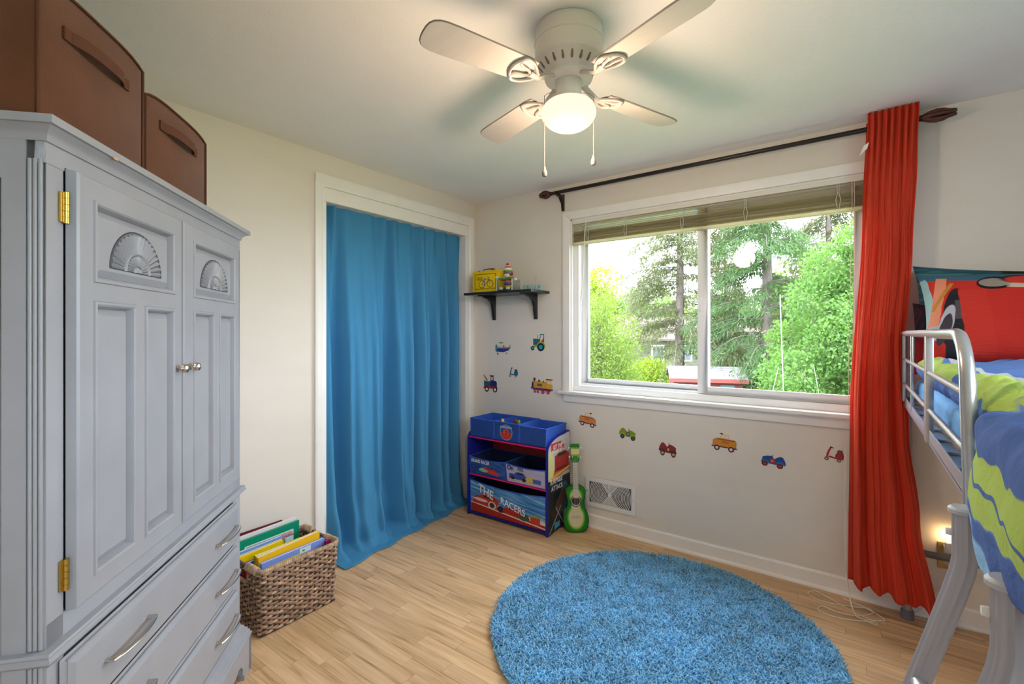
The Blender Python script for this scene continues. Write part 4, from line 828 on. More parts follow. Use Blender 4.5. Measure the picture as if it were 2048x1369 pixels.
def racer(label, cx, cz, wd, hgt, rot, flip, body, arch, roundel, rc2, tyre, hub):
    return decal(label, cx, cz, wd, hgt, [('body', body, [(.02, .36), (.06, .62), (.16, .90), (.28, .94), (.40, .80), (.50, .66), (.58, .88), (.80, .82), (.96, .70), (.98, .26), (.3, .26)]), ('cockpit', CRM, [(.40, .80), (.50, .67), (.56, .84), (.5, .9)]), ('windscreen', BLK, [(.57, .88), (.60, .88), (.56, 1), (.54, 1)]), ('mudguard', arch, circ(.25, .30, .19, .26, 16, 0, 180)), ('mudguard', arch, circ(.84, .30, .17, .24, 16, 0, 180)), ('roundel', rc2, circ(.56, .50, .11, .17)), ('number_disc', roundel, circ(.56, .50, .06, .10))]+wh(.25, .21, .125, 1.55, tyre, hub)+wh(.85, .21, .125, 1.55, tyre, hub), rot, flip)
racer('lime green vintage racing car decal', 1.335, .687, .124, .078, -6, False, (128, 152, 28), (150, 170, 40), (150, 160, 210), (36, 46, 96), (46, 50, 76), (80, 90, 120))
racer('dark red vintage racing car decal', 1.604, .622, .116, .092, -3, False, (142, 50, 50), (120, 44, 46), (206, 170, 100), (90, 40, 36), (60, 44, 44), (200, 164, 110))
racer('blue vintage racing car decal with red wheels', 2.202, .642, .126, .074, -5, True, (36, 72, 156), (40, 110, 150), (220, 110, 60), (180, 44, 50), (90, 30, 40), (186, 50, 60))
scooter('red motor scooter decal next to the red curtain', 2.482, .725, .087, .078, (164, 50, 62), (110, 80, 50), (70, 50, 50), (200, 180, 120), -3)
# ------------------------------------------------------------------ wall register
vt = thing('wall_register', 'white metal air register low on the window wall', 'vent', (1.212, 0, .25))
M_vent = mat('vent_white', (.78, .78, .80), .4)
V0, V1, Z0, Z1 = 1.028, 1.397, .147, .352
MB().box(V0+.03, V1-.03, -.004, -.0005, Z0+.03, Z1-.03).build('duct_back', mat('duct_dark', (.10, .095, .09), .8), vt, world=True)
FV = Frame(((V0+V1)/2, -.004, (Z0+Z1)/2), (1, 0, 0), (0, 0, 1)); hw, hh = (V1-V0)/2, (Z1-Z0)/2; iw, ih = hw-.03, hh-.03
mb = MB()
for a, b, c_, d in ((-hw, -iw, -hh, hh), (iw, hw, -hh, hh), (-iw, iw, -hh, -ih), (-iw, iw, ih, hh)): mb.plate(FV, [(a, c_), (b, c_), (b, d), (a, d)], -.0035, .0085)
mb.build('frame', M_vent, vt, world=True, bev=.002)
for s_ in (-1, 1):
    for k in range(13):
        r = .022+k*(iw-.022)/12.5; am = min(55, math.degrees(math.asin(min(1, ih/r))) if r > ih else 55)
        MB().tube([FV.p(s_*r*cos(radians(q)), r*sin(radians(q)), .003) for q in [(-am+2*am*j/14) for j in range(15)]], .0024, 4).build('fin', M_vent, vt, world=True)
for s_ in (-1, 1):
    for k in range(9):
        z_ = .014+k*(ih-.014)/8.6; hwid = z_/math.tan(radians(52))
        MB().tube([FV.p(-hwid, s_*z_, .003), FV.p(hwid, s_*z_, .003)], .0024, 4).build('fin', M_vent, vt, world=True)
    for q in (-1, 1): MB().tube([FV.p(q*.012, s_*.014, .004), FV.p(q*ih/math.tan(radians(52)), s_*ih, .004)], .0026, 4).build('rib', M_vent, vt, world=True)
MB().plate(FV, circ(0, 0, .014), .001, .004).build('centre_boss', M_vent, vt, world=True); MB().box(1.208, 1.216, -.022, -.006, .296, .326).build('lever', M_vent, vt, world=True)
for s_ in (-1, 1): MB().plate(FV, circ(s_*(hw-.014), 0, .0035, n=10), .005, .001).build('screw', M_nickel, vt, world=True)
# ------------------------------------------------------------------ toy organizer and its fabric bins
og = thing('toy_organizer', 'blue toy organizer rack with printed side panels and red back in the corner', 'toy organizer', (.565, -.18, 0))
M_ob = flat(30, 34, 140, .45); M_pink = flat(206, 30, 110, .4)
OX0, OX1, OY0, OY1 = .205, .918, -.335, -.032
def side(x0, x1, m, nm):
    pts = [(OY0, .0), (OY0, .575)]+[(OY0+.22*(1-cos(radians(a))), .575+.088*sin(radians(a))) for a in range(10, 91, 10)]+[(OY1-.02, .672), (OY1-.006, .665), (OY1, .645), (OY1, 0), (OY1-.04, 0)]+[(OY0+.04+(OY1-OY0-.08)*(1-k/8), .022*sin(pi*k/8)+.004) for k in range(9)]+[(OY0+.02, 0)]
    return MB().prism(pts, 'x', x0, x1).build(nm, m, og, world=True), pts
sdl, _ = side(OX0, OX0+.016, M_ob, 'side_panel')
sdr, pts = side(OX1-.016, OX1-.001, M_ob, 'side_panel')
ins = [(OY0+.008+(y_-OY0)*.955, max(.012, z_*.975+.006)) for y_, z_ in pts]
PM = printmat('side_print', (190, 188, 186), [('s', .5, .85, .5, .06, 0, (206, 204, 200)), ('b', .3, .20, .9, .35, 0, (34, 36, 44)), ('e', .55, .60, .5, .04, 6, (222, 130, 60)), ('b', .5, .615, .6, .03, 0, (210, 120, 60)), ('e', .10, .70, .16, .16, 0, (226, 222, 150)), ('e', .75, .30, .22, .18, 0, (40, 96, 110)), ('b', .40, .03, .12, .06, 0, (70, 170, 190)), ('e', .55, .27, .33, .10, 20, (92, 64, 56)), ('e', .35, .16, .20, .07, -10, (70, 46, 40)), ('b', .62, .70, .33, .085, 0, (176, 44, 40)), ('e', .62, .76, .30, .06, 0, (186, 52, 46)), ('b', .62, .64, .26, .012, 0, (120, 26, 26)), ('b', .62, .785, .20, .016, 0, (60, 50, 60)), ('b', .35, .905, .24, .022, 0, (196, 50, 46)), ('b', .42, .865, .30, .022, 0, (200, 60, 52)), ('b', .5, .590, .6, .010, 4, (240, 200, 90)), ('b', .3, .115, .30, .006, 25, (190, 200, 230)), ('b', .55, .12, .25, .006, -30, (190, 200, 230))], 'yz', .4)
MB().prism(ins, 'x', OX1-.001, OX1+.0002).build('side_print', PM, og, world=True)
FS = Frame((OX1+.0005, OY0, 0), (0, 1, 0), (0, 0, 1))
wht = flat(236, 234, 232); gry = flat(30, 30, 34)
text('lettering', 'LET THE', FS, .07, .572, .040, wht, og, .0004, .0008, sx=.8, bold=.0008); text('lettering', 'SPARKS FLY', FS, .05, .540, .038, wht, og, .0004, .0008, sx=.75, bold=.0008)
text('lettering', 'SURPRISE', FS, .03, .338, .052, wht, og, .0004, .0008, sx=.76, bold=.0006); text('lettering', 'ATTACK', FS, .045, .292, .046, wht, og, .0004, .0008, sx=.85, bold=.0004)
MB().box(OX0+.016, OX1-.016, OY1-.012, OY1-.004, .30, .60).build('back_panel', flat(170, 40, 30, .5), og, world=True)
for z_, nm in ((.578, 'top'), (.300, 'mid'), (.016, 'low')):
    sh_ = MB().box(OX0+.016, OX1-.016, OY0+.012, OY1-.004, z_, z_+.012).build('shelf_board', M_ob, og, world=True)
    MB().box(OX0+.014, OX1-.014, OY0+.004, OY0+.012, z_+.001, z_+.0105).build('shelf_edge', M_pink if nm != 'low' else M_ob, sh_, world=True)
def checker_mat():
    m, nt, b = newmat('blue_check_print'); ck_ = nt.nodes.new('ShaderNodeTexChecker'); tc = nt.nodes.new('ShaderNodeTexCoord'); ck_.inputs['Scale'].default_value = 105
    mp = nt.nodes.new('ShaderNodeMapping'); mp.inputs['Location'].default_value = (.003, .003, .003)
    nt.links.new(tc.outputs['Object'], mp.inputs[0]); nt.links.new(mp.outputs[0], ck_.inputs[0]); ck_.inputs[1].default_value = (*lin((34, 84, 176)), 1); ck_.inputs[2].default_value = (*lin((22, 44, 104)), 1)
    nt.links.new(ck_.outputs[0], b.inputs['Base Color']); b.inputs['Roughness'].default_value = .8; return m
M_chk = checker_mat(); M_fab = mat('blue_bin_fabric', (.025, .10, .50), .8, var=.08, vs=20, bump=.1, bs=300); M_navyf = mat('navy_bin_lining', (.010, .018, .08), .9)
def fbin(label, x0, x1, z0, z1, front_mat, taper=.012, sag=0., tilt=0., y0=None, y1=None, grp='fabric bins in the toy organizer', lin_=M_fab):
    y0 = OY0+.014 if y0 is None else y0; y1 = OY1-.02 if y1 is None else y1
    t_ = thing('toy_bin', label, 'fabric bin', ((x0+x1)/2, (y0+y1)/2, z0), group=grp)
    n = 8; th = .004
    def rim(u): return z1-sag*4*u*(1-u)
    def wallq(a0, a1, b0, b1, curve):
        """sheet wall from a0->a1 (bottom) to b0->b1 (top)"""
        mb = MB(); i = 0
        A0, A1, B0_, B1_ = map(Vector, (a0, a1, b0, b1)); nn = (A1-A0).cross(Vector((0, 0, 1))).normalized()*th
        for k in range(n+1):
            u = k/n; p = A0.lerp(A1, u); q = B0_.lerp(B1_, u)
            if curve: q.z = rim(u)
            mb.v += [tuple(p), tuple(q), tuple(q+nn), tuple(p+nn)]
        for k in range(n):
            for j in range(4): mb.f.append((4*k+j, 4*k+(j+1) % 4, 4*k+4+(j+1) % 4, 4*k+4+j))
        mb.f += [(0, 1, 2, 3), (4*n+3, 4*n+2, 4*n+1, 4*n)]
        return mb
    yt = y0-tilt
    fr_ = wallq((x1-taper, y0, z0), (x0+taper, y0, z0), (x1, yt, z1), (x0, yt, z1), True).build('front', front_mat, t_, world=True)
    wallq((x0+taper, y1, z0), (x1-taper, y1, z0), (x0, y1, z1), (x1, y1, z1), False).build('back', lin_, t_, world=True)
    wallq((x0+taper, y0, z0), (x0+taper, y1, z0), (x0, yt, z1), (x0, y1, z1), False).build('side', lin_, t_, world=True); wallq((x1-taper, y1, z0), (x1-taper, y0, z0), (x1, y1, z1), (x1, yt, z1), False).build('side', lin_, t_, world=True)
    MB().box(x0+taper, x1-taper, y0, y1, z0, z0+.004).build('bottom', lin_, t_, world=True)
    MB().tube([(x0+(x1-x0)*k/n, yt, rim(k/n)) for k in range(n+1)], .0045, 6).tube([(x0+.001, yt, z1), (x0+taper, y0, z0)], .0032, 6).tube([(x1-.001, yt, z1), (x1-taper, y0, z0)], .0032, 6).build('binding', M_fab, t_, world=True, smooth=60)
    MB().tube([(x0, yt, z1), (x0, y1, z1), (x1, y1, z1), (x1, yt, z1)], .004, 6).build('rim_binding', M_fab, t_, world=True)
    e_u = Vector((1, 0, 0)); e_v = Vector((0, yt-y0, z1-z0)); return t_, Frame((x0, y0-.0005, z0), e_u, e_v), fr_
W3 = (OX1-OX0-.04)/3
t1, f1, _ = fbin('left checked blue fabric bin on top of the toy organizer', OX0+.02, OX0+.02+W3, .592, .722, M_chk, .006)
t2, f2, _ = fbin('checked blue fabric bin with a round racing badge on the toy organizer top', OX0+.02+W3, OX0+.02+2*W3, .592, .722, M_chk, .006)
t3, f3, _ = fbin('right checked blue fabric bin on top of the toy organizer', OX0+.02+2*W3, OX1-.02, .592, .716, M_chk, .006)
c2 = W3/2
for nm, col, p_, k in (('badge_ring', (120, 150, 190), circ(c2, .062, .056, .056, 28), 0), ('badge_field', (40, 80, 150), circ(c2, .062, .050, .050, 28), 1), ('badge_red', (190, 52, 40), circ(c2, .060, .050, .048, 20, 180, 360), 2), ('badge_ribbon', (150, 160, 190), [(c2-.055, .092), (c2+.055, .092), (c2+.048, .106), (c2-.048, .106)], 3), ('badge_disc', (214, 70, 50), circ(c2, .062, .026, n=20), 4)):
    MB().plate(f2, p_, .0008+k*.0004, .0004).build(nm, flat(*col), t2, world=True)
text('badge_number', '2', f2, c2-.010, .045, .045, flat(40, 20, 30), t2, .003); 
tag(t2)
PG = printmat('grand_print', (30, 52, 110), [('e', .68, .5, .36, .42, 0, (44, 84, 160)), ('e', .68, .5, .26, .30, 0, (40, 70, 140)), ('s', .5, .4, .4, .3, -12, (60, 110, 180)), ('e', .40, .30, .14, .12, 0, (150, 190, 170)), ('b', .66, .24, .16, .09, -14, (206, 66, 44)), ('e', .56, .40, .16, .10, -14, (200, 60, 44)), ('b', .58, .45, .08, .03, -14, (40, 36, 50))], 'xz')
PO = printmat('fire_print', (176, 168, 200), [('s', .6, .5, .5, .4, 10, (196, 188, 214)), ('b', .30, .33, .22, .14, -3, (56, 80, 150)), ('e', .36, .50, .13, .12, -3, (60, 84, 156)), ('b', .37, .52, .07, .04, -3, (34, 36, 56)), ('e', .62, .32, .12, .16, 0, (200, 180, 80)), ('b', .78, .28, .10, .12, 0, (70, 96, 170)), ('e', .17, .25, .05, .10, 0, (36, 36, 46)), ('e', .46, .22, .05, .10, 0, (36, 36, 46)), ('b', .45, .10, .4, .02, -3, (200, 180, 90))], 'xz')
PR = printmat('racers_print', (70, 140, 200), [('s', .5, .6, .5, .5, -18, (150, 190, 220)), ('s', .2, .8, .6, .4, -22, (40, 100, 170)), ('b', .80, .22, .6, .07, -12, (226, 206, 196)), ('b', .4, .06, .9, .20, -12, (170, 44, 30)), ('b', .55, .16, .6, .02, -14, (230, 200, 190)), ('b', .22, .40, .17, .13, -8, (190, 50, 38)), ('e', .26, .53, .13, .10, -8, (196, 56, 44)), ('b', .27, .54, .08, .03, -10, (50, 40, 50)), ('e', .15, .42, .10, .05, -8, (230, 200, 190)), ('e', .31, .33, .055, .12, 0, (220, 200, 170)), ('e', .31, .33, .035, .08, 0, (60, 50, 60)), ('e', .43, .28, .05, .10, 0, (46, 36, 70)), ('b', .62, .28, .16, .07, -12, (176, 44, 36)), ('e', .60, .36, .10, .06, -10, (186, 52, 42)), ('b', .60, .37, .06, .02, -12, (50, 40, 50)), ('e', .73, .22, .07, .10, 0, (70, 90, 70)), ('b', .87, .22, .06, .12, 0, (196, 66, 50)), ('b', .86, .34, .05, .03, 0, (120, 180, 70))], 'xz')
xm = (OX0+OX1)/2
t4, f4, _ = fbin('navy fabric bin lettered Grand Racer on the middle rack', OX0+.02, xm-.002, .313, .440, PG, .004, .012, .012, lin_=M_navyf)
t5, f5, _ = fbin('lilac fabric bin lettered On Fire on the middle rack', xm+.002, OX1-.02, .313, .440, PO, .004, .012, .012, lin_=M_navyf)
t6, f6, _ = fbin('large fabric bin lettered The Racers at the bottom of the toy organizer', OX0+.022, OX1-.022, .030, .262, PR, .002, .022, .006, lin_=M_navyf)
text('lettering', 'GRAND RACER', f4, .012, .088, .034, wht, t4, .001, .001, sx=.75, shear=.2, rot=-1, bold=.0006)
text('lettering', 'On', f5, .014, .086, .046, flat(28, 30, 70), t5, .001, .001, sx=.9, bold=.0016); text('lettering', 'FIRE', f5, .105, .088, .034, flat(60, 70, 120), t5, .001, .001, sx=.8, bold=.0008)
text('lettering', 'THE', f6, .080, .160, .084, wht, t6, .001, .001, sx=.95, shear=-.25, rot=-17, bold=.001); text('lettering', 'RACERS', f6, .285, .112, .066, flat(236, 238, 244), t6, .001, .001, sx=.95, shear=-.25, rot=-14, bold=.0006)
for k, (x0, y0, c_) in enumerate(((.475, -.25, (220, 180, 70)), (.56, -.2, (150, 50, 40)), (.60, -.22, (90, 150, 60)))):
    tag(MB().lathe([(0, .5965), (.016, .5965), (.018, .62), (.014, .66), (.010, .69), (.013, .71), (.011, .728), (0, .735)], 14, (x0, y0, 0)).build('toy_skittle', flat(*c_), smooth=60), ['yellow skittle poking out of the badge bin', 'dark red skittle poking out of the badge bin', 'green skittle poking out of the badge bin'][k], 'skittle')
# ------------------------------------------------------------------ ukulele
uk = thing('ukulele', 'green sunburst ukulele leaning against the wall beside the toy organizer', 'ukulele', (1.016, -.128, 0), radians(36))
LN = Matrix.Rotation(radians(-8), 4, 'X')
half = [(0, .0), (.030, .001), (.055, .010), (.073, .030), (.083, .062), (.083, .095), (.074, .130), (.060, .165), (.054, .190), (.056, .215), (.064, .245), (.066, .268), (.058, .290), (.040, .304), (.018, .309), (0, .310)]
hs = [(p[0], p[2]) for p in bez([(a, 0, b) for a, b in half], 3)]
def outline(k=1., dz=0.): return [(x*k, .15+(z-.15)*k+dz) for x, z in hs]+[(-x*k, .15+(z-.15)*k+dz) for x, z in hs[-2:0:-1]]
PU = printmat('uke_burst', (22, 120, 20), [('e', .5, .31, .37, .27, 0, (70, 150, 40)), ('e', .5, .31, .32, .235, 0, (170, 190, 90)), ('e', .5, .31, .27, .20, 0, (214, 208, 170)), ('e', .5, .76, .28, .17, 0, (70, 150, 40)), ('e', .5, .76, .23, .14, 0, (180, 194, 100)), ('e', .5, .72, .19, .13, 0, (214, 208, 170)), ('b', .5, .55, .18, .22, 0, (206, 204, 160))], 'xz', .25)
PS = printmat('uke_side', (200, 196, 180), [('e', .5, .62, .8, .16, 0, (30, 120, 24)), ('e', .5, .98, .8, .08, 0, (30, 120, 24))], 'xz', .25)
MB().prism(outline(), 'y', -.028, .028).xf(LN).build('body', PS, uk, smooth=40)
MB().prism(outline(1.012), 'y', -.032, -.027).xf(LN).build('soundboard', PU, uk, smooth=40)
edge = MB().tube([(x, -.032, z) for x, z in outline(1.012)], .0018, 6, closed=True).xf(LN).build('binding', flat(16, 40, 16), uk)
MB().prism(circ(0, .205, .027, n=28), 'y', -.0335, -.031).xf(LN).build('sound_hole', flat(34, 24, 22), uk)
ro = MB()
for k in range(24):
    a = 2*pi*k/24; ro.prism(circ(.034*cos(a), .205+.034*sin(a)*(1.12 if sin(a) < 0 else 1), .0042, n=6), 'y', -.0335, -.031)
ro.xf(LN).build('rosette', flat(20, 22, 18), uk)
M_fret = mat('fretboard', (.55, .53, .46), .5)
MB().prism([(-.019, .225), (.019, .225), (.0165, .462), (-.0165, .462)], 'y', -.040, -.032).xf(LN).build('fretboard', M_fret, uk)
MB().prism([(-.018, .300), (.018, .300), (.016, .465), (-.016, .465)], 'y', -.032, -.014).xf(LN).build('neck', flat(200, 196, 170), uk)
fb = MB()
for k in range(12): z_ = .462-.345*(1-2**(-(k+1)/12)); fb.box(-.018, .018, -.0412, -.040, z_-.0009, z_+.0009)
fb.xf(LN).build('frets', flat(70, 66, 60, .3), uk)
PH = printmat('uke_head', (24, 118, 22), [('b', .5, .58, .6, .20, 0, (206, 204, 130)), ('b', .5, .40, .6, .05, 0, (120, 170, 60)), ('b', .5, .77, .6, .04, 0, (120, 170, 60))], 'xz', .3)
hd2 = MB().prism([(-.017, .460), (.017, .460), (.029, .478), (.027, .515), (.031, .555), (.030, .590), (-.030, .590), (-.031, .555), (-.027, .515), (-.029, .478)], 'y', -.036, -.018).xf(LN).build('headstock', PH, uk)
for x_, z_ in ((-.02, .50), (.02, .50), (-.022, .56), (.022, .56)):
    MB().lathe([(0, -.046), (.0035, -.045), (.0045, -.036), (.004, -.034)], 10, (x_, 0, z_), 'y').xf(LN).build('tuning_post', M_nickel, hd2)
    MB().sphere((x_*1.9, -.026, z_), (.006, .004, .008), 8, 6).xf(LN).build('tuning_peg', wht, hd2, smooth=60)
MB().box(-.036, .036, -.040, -.032, .096, .106).box(-.025, .025, -.043, -.040, .100, .103).xf(LN).build('bridge', flat(196, 180, 160), uk)
st = MB()
for k in range(4): x_ = -.012+.008*k; st.tube([(x_*1.1, -.0435, .102), (x_*.9, -.0425, .463), (x_*1.4, -.040, .50)], .0005, 4)
st.xf(LN).build('strings', flat(220, 220, 214), uk)
# ------------------------------------------------------------------ wicker basket and books
bs = thing('wicker_basket', 'brown woven wicker basket full of books beside the armoire', 'basket', (.277, -1.788, 0))
def wick(name, c):
    return mat(name, c, .75, var=.45, vs=34, bump=.5, bs=160, spec=.25)
M_wk = wick('wicker', (.33, .205, .14)); M_wk2 = wick('wicker_pale', (.45, .32, .22)); M_stake = mat('wicker_stake', (.06, .036, .026), .9)
BW, BL, BH = .172, .202, .305
def perim(t_, gx, gy, r=.03):
    """point and outward normal on a rounded rectangle, t in 0..1"""
    a, b = gx-r, gy-r; segs = [(2*b), (pi*r/2), (2*a), (pi*r/2)]*2; tot = sum(segs); s_ = t_*tot
    items = [('l', (gx, -b), (0, 1), (1, 0)), ('c', (a, b), 0), ('l', (a, gy), (-1, 0), (0, 1)), ('c', (-a, b), 90), ('l', (-gx, b), (0, -1), (-1, 0)), ('c', (-a, -b), 180), ('l', (-a, -gy), (1, 0), (0, -1)), ('c', (a, -b), 270)]
    for L_, it in zip(segs, items):
        if s_ <= L_ or it is items[-1]:
            if it[0] == 'l': return (it[1][0]+it[2][0]*s_, it[1][1]+it[2][1]*s_), it[3]
            an = radians(it[2]+90*s_/L_); return (it[1][0]+r*cos(an), it[1][1]+r*sin(an)), (cos(an), sin(an))
        s_ -= L_
NST = 56; rows = 25
def inhandle(x, y_, z): return abs(x) < .062 and abs(y_) > .17 and .225 < z < .282
for k in range(rows):
    z = .012+k*(BH-.035)/(rows-1); fl = 1-.06*(1-z/BH); gx, gy = BW*fl, BL*fl; seg = [[]]
    nn = NST*5
    for j in range(nn+1):
        t_ = j/nn; p, nrm = perim(t_ % 1, gx, gy); wv = sin(pi*(t_*NST)+(pi if k % 2 else 0))*.0052
        q = (p[0]+nrm[0]*(wv-.006), p[1]+nrm[1]*(wv-.006), z+.0022*sin(t_*60+k*2.1)+.0015*sin(t_*171+k))
        if inhandle(q[0], q[1], z):
            if seg[-1]: seg.append([])
        else: seg[-1].append(q)
    mb = MB()
    for s_ in seg:
        if len(s_) > 2: mb.tube(s_, .0062, 6)
    mb.build('weaver', M_wk if k % 3 else M_wk2, bs, smooth=60)
sk = MB()
for j in range(NST):
    p0, n0 = perim((j+.5)/NST, BW*.94, BL*.94); p1, n1 = perim((j+.5)/NST, BW, BL)
    top = .222 if inhandle(p1[0], p1[1], .25) else BH-.012
    sk.tube([(p0[0]-n0[0]*.006, p0[1]-n0[1]*.006, .004), (p1[0]-n1[0]*.006, p1[1]-n1[1]*.006, top)], .0042, 5)
sk.build('stakes', M_stake, bs)
MB().box(-BW*.92, BW*.92, -BL*.92, BL*.92, .004, .012).build('bottom', M_stake, bs)
def wrap(path, r, nm):
    mb = MB(); P_ = path; m_ = len(P_)
    n_tw = m_*3
    mb.tube(P_, lambda q: r*(1+.12*sin(q*m_*2.4)), 8); mb.build(nm, M_wk2, bs, smooth=60)
rim_l = []
for j in range(221):
    p, nrm = perim((j/220) % 1, BW, BL); rim_l.append((p[0]-nrm[0]*.005, p[1]-nrm[1]*.005, BH-.008+.0006*sin(j*2.2)))
# twisted rim: two strands
for ph_ in (0, pi):
    for s_ in ([],):
        seg = [[]]
        for j in range(881):
            t_ = j/880; p, nrm = perim(t_ % 1, BW, BL); a = t_*2*pi*75+ph_
            q = (p[0]+nrm[0]*(-.006+.006*cos(a)), p[1]+nrm[1]*(-.006+.006*cos(a)), BH-.009+.006*sin(a))
            if abs(q[0]) < .062 and abs(q[1]) > .17:
                if seg[-1]: seg.append([])
            else: seg[-1].append(q)
        mb = MB()
        for s2 in seg:
            if len(s2) > 2: mb.tube(s2, .0058, 6)
        mb.build('rim_braid', M_wk2, bs, smooth=60)
for s_ in (-1, 1):
    yb = s_*(BL-.006)
    MB().tube([(-.065, yb, BH-.008), (.065, yb, BH-.008)], .0075, 10).build('handle_bar', mat('handle_grey', (.12, .10, .11), .5), bs, smooth=60)
    for q in (-1, 1):
        mb = MB(); mb.tube([(q*.062, yb, BH-.008), (q*.10, yb, BH-.006), (q*.15, yb, BH-.009)], .0145, 8)
        for k in range(13): mb.tube([(q*(.064+k*.0068), yb+.0150*cos(a), BH-.007+.0150*sin(a)) for a in [2*pi*j/10 for j in range(10)]], .0038, 5, closed=True)
        mb.build('handle_wrap', M_wk2, bs, smooth=60)
    MB().tube(bez([(-.068, yb, BH-.02), (-.062, yb, .238), (-.035, yb, .222), (.035, yb, .222), (.062, yb, .238), (.068, yb, BH-.02)], 5), .0085, 8).build('handle_edge', M_wk2, bs, smooth=60)
M_page = mat('book_pages', (.80, .78, .72), .8)
def book(label, x, y0, y1, z0, h0, h1, th, col, lean=0., decor=()):
    """a book standing on edge, cover facing +x; h0/h1 top height at the near and far end"""
    t_ = thing('book', label, 'book', (x, (y0+y1)/2, z0), group='books in the wicker basket')
    pts = [(y0, z0), (y1, z0), (y1, z0+h1), (y0, z0+h0)]; c_ = .0016; m_ = col if not isinstance(col, tuple) else flat(*col, .35)
    sh_ = Matrix.Translation((x, 0, z0)) @ Matrix.Rotation(radians(lean), 4, 'Y') @ Matrix.Translation((-x, 0, -z0))
    MB().prism(pts, 'x', x-c_, x).xf(sh_).build('front_cover', m_, t_, world=True); MB().prism(pts, 'x', x-th, x-th+c_).xf(sh_).build('back_cover', m_, t_, world=True)
    i_ = .003; MB().prism([(y0+i_, z0+i_), (y1-i_, z0+i_), (y1-i_, z0+h1-i_), (y0+i_, z0+h0-i_)], 'x', x-th+c_, x-c_).xf(sh_).build('pages', M_page, t_, world=True)
    MB().prism([(y0-.001, z0), (y0+c_, z0), (y0+c_, z0+h0), (y0-.001, z0+h0)], 'x', x-th, x).xf(sh_).build('spine', m_, t_, world=True)
    for k, (nm, cc, a0, a1, b0, b1) in enumerate(decor):    # flat print: fractions along length and of height measured from the top
        d_ = lambda a: h0+(h1-h0)*a
        ya, yb = y0+(y1-y0)*a0, y0+(y1-y0)*a1; H_ = max(h0, h1)
        MB().prism([(ya, z0+d_(a0)-b1), (yb, z0+d_(a1)-b1), (yb, z0+d_(a1)-b0), (ya, z0+d_(a0)-b0)], 'x', x+k*.0003, x+.0003+k*.0003).xf(sh_).build(nm, flat(*cc), t_, world=True)
    return t_
ZB = .0125
book('tall white-jacketed hardcover behind the green photo book', .118, -1.955, -1.630, ZB, .338, .350, .014, (222, 222, 226))
book('thin maroon book at the very back of the basket', .102, -1.962, -1.70, ZB, .350, .352, .007, (96, 26, 44))
bk1 = book('green photo book with a grey picture and red script', .136, -1.950, -1.625, ZB, .324, .336, .012, (6, 138, 108), 0, [('cover_frame', (226, 228, 226), .13, .90, .035, .20), ('cover_photo', (128, 126, 130), .15, .88, .041, .195), ('photo_shape', (70, 70, 76), .2, .5, .085, .19), ('photo_shape', (168, 166, 170), .66, .88, .042, .195)])
FK = Frame((.1378, -1.755, ZB+.275), (0, 1, 0), (0, 0, 1))
text('lettering', 'Trains', FK, .012, -.014, .034, flat(226, 60, 76), bk1, .0012, .0006, rot=3, shear=.3); text('lettering', 'book', FK, .022, -.044, .030, flat(226, 60, 76), bk1, .0012, .0006, rot=3, shear=.3)
book('white and pale blue picture book in front of the green book', .166, -1.960, -1.735, ZB, .286, .296, .013, (196, 208, 228), 0, [('blue_band', (110, 150, 226), .0, 1., 0, .012)])
book('yellow book with a pink stripe along its cover', .190, -1.962, -1.740, ZB, .272, .284, .014, (246, 206, 12), 0, [('pink_stripe', (232, 60, 150), .04, 1., .036, .047), ('peach_band', (240, 160, 110), .04, 1., .047, .06)])
book('small pale aqua booklet beside the yellow striped book', .196, -1.735, -1.69, ZB, .288, .290, .008, (170, 208, 222))
book('small bright blue board book in the near corner of the basket', .236, -1.972, -1.905, ZB, .252, .254, .018, (30, 66, 170))
book('small dark red book in the near corner of the basket', .262, -1.972, -1.895, ZB, .246, .250, .016, (150, 36, 44))
book('lime green book spine in the middle of the basket', .300, -1.930, -1.70, ZB, .300, .306, .022, (176, 196, 20))
bk2 = book('large orange-yellow book with a green label outline', .330, -1.935, -1.624, ZB, .302, .322, .024, (246, 190, 36), 0, [('label_outline', (60, 190, 70), .42, .72, .066, .092), ('label_field', (186, 222, 190), .44, .70, .070, .089), ('label_tab', (60, 190, 70), .53, .59, .052, .066)])
bk3 = book('periwinkle blue book with a yellow line at the front of the basket', .378, -1.942, -1.626, ZB, .292, .300, .016, (126, 152, 226), 0, [('yellow_line', (244, 204, 60), .10, .6, .026, .033), ('white_patch', (214, 222, 230), .58, .76, .004, .03), ('green_dot', (70, 180, 80), .62, .66, .012, .022)])
book('narrow magenta book at the far front corner of the basket', .408, -1.640, -1.612, ZB, .296, .298, .010, (140, 16, 84))
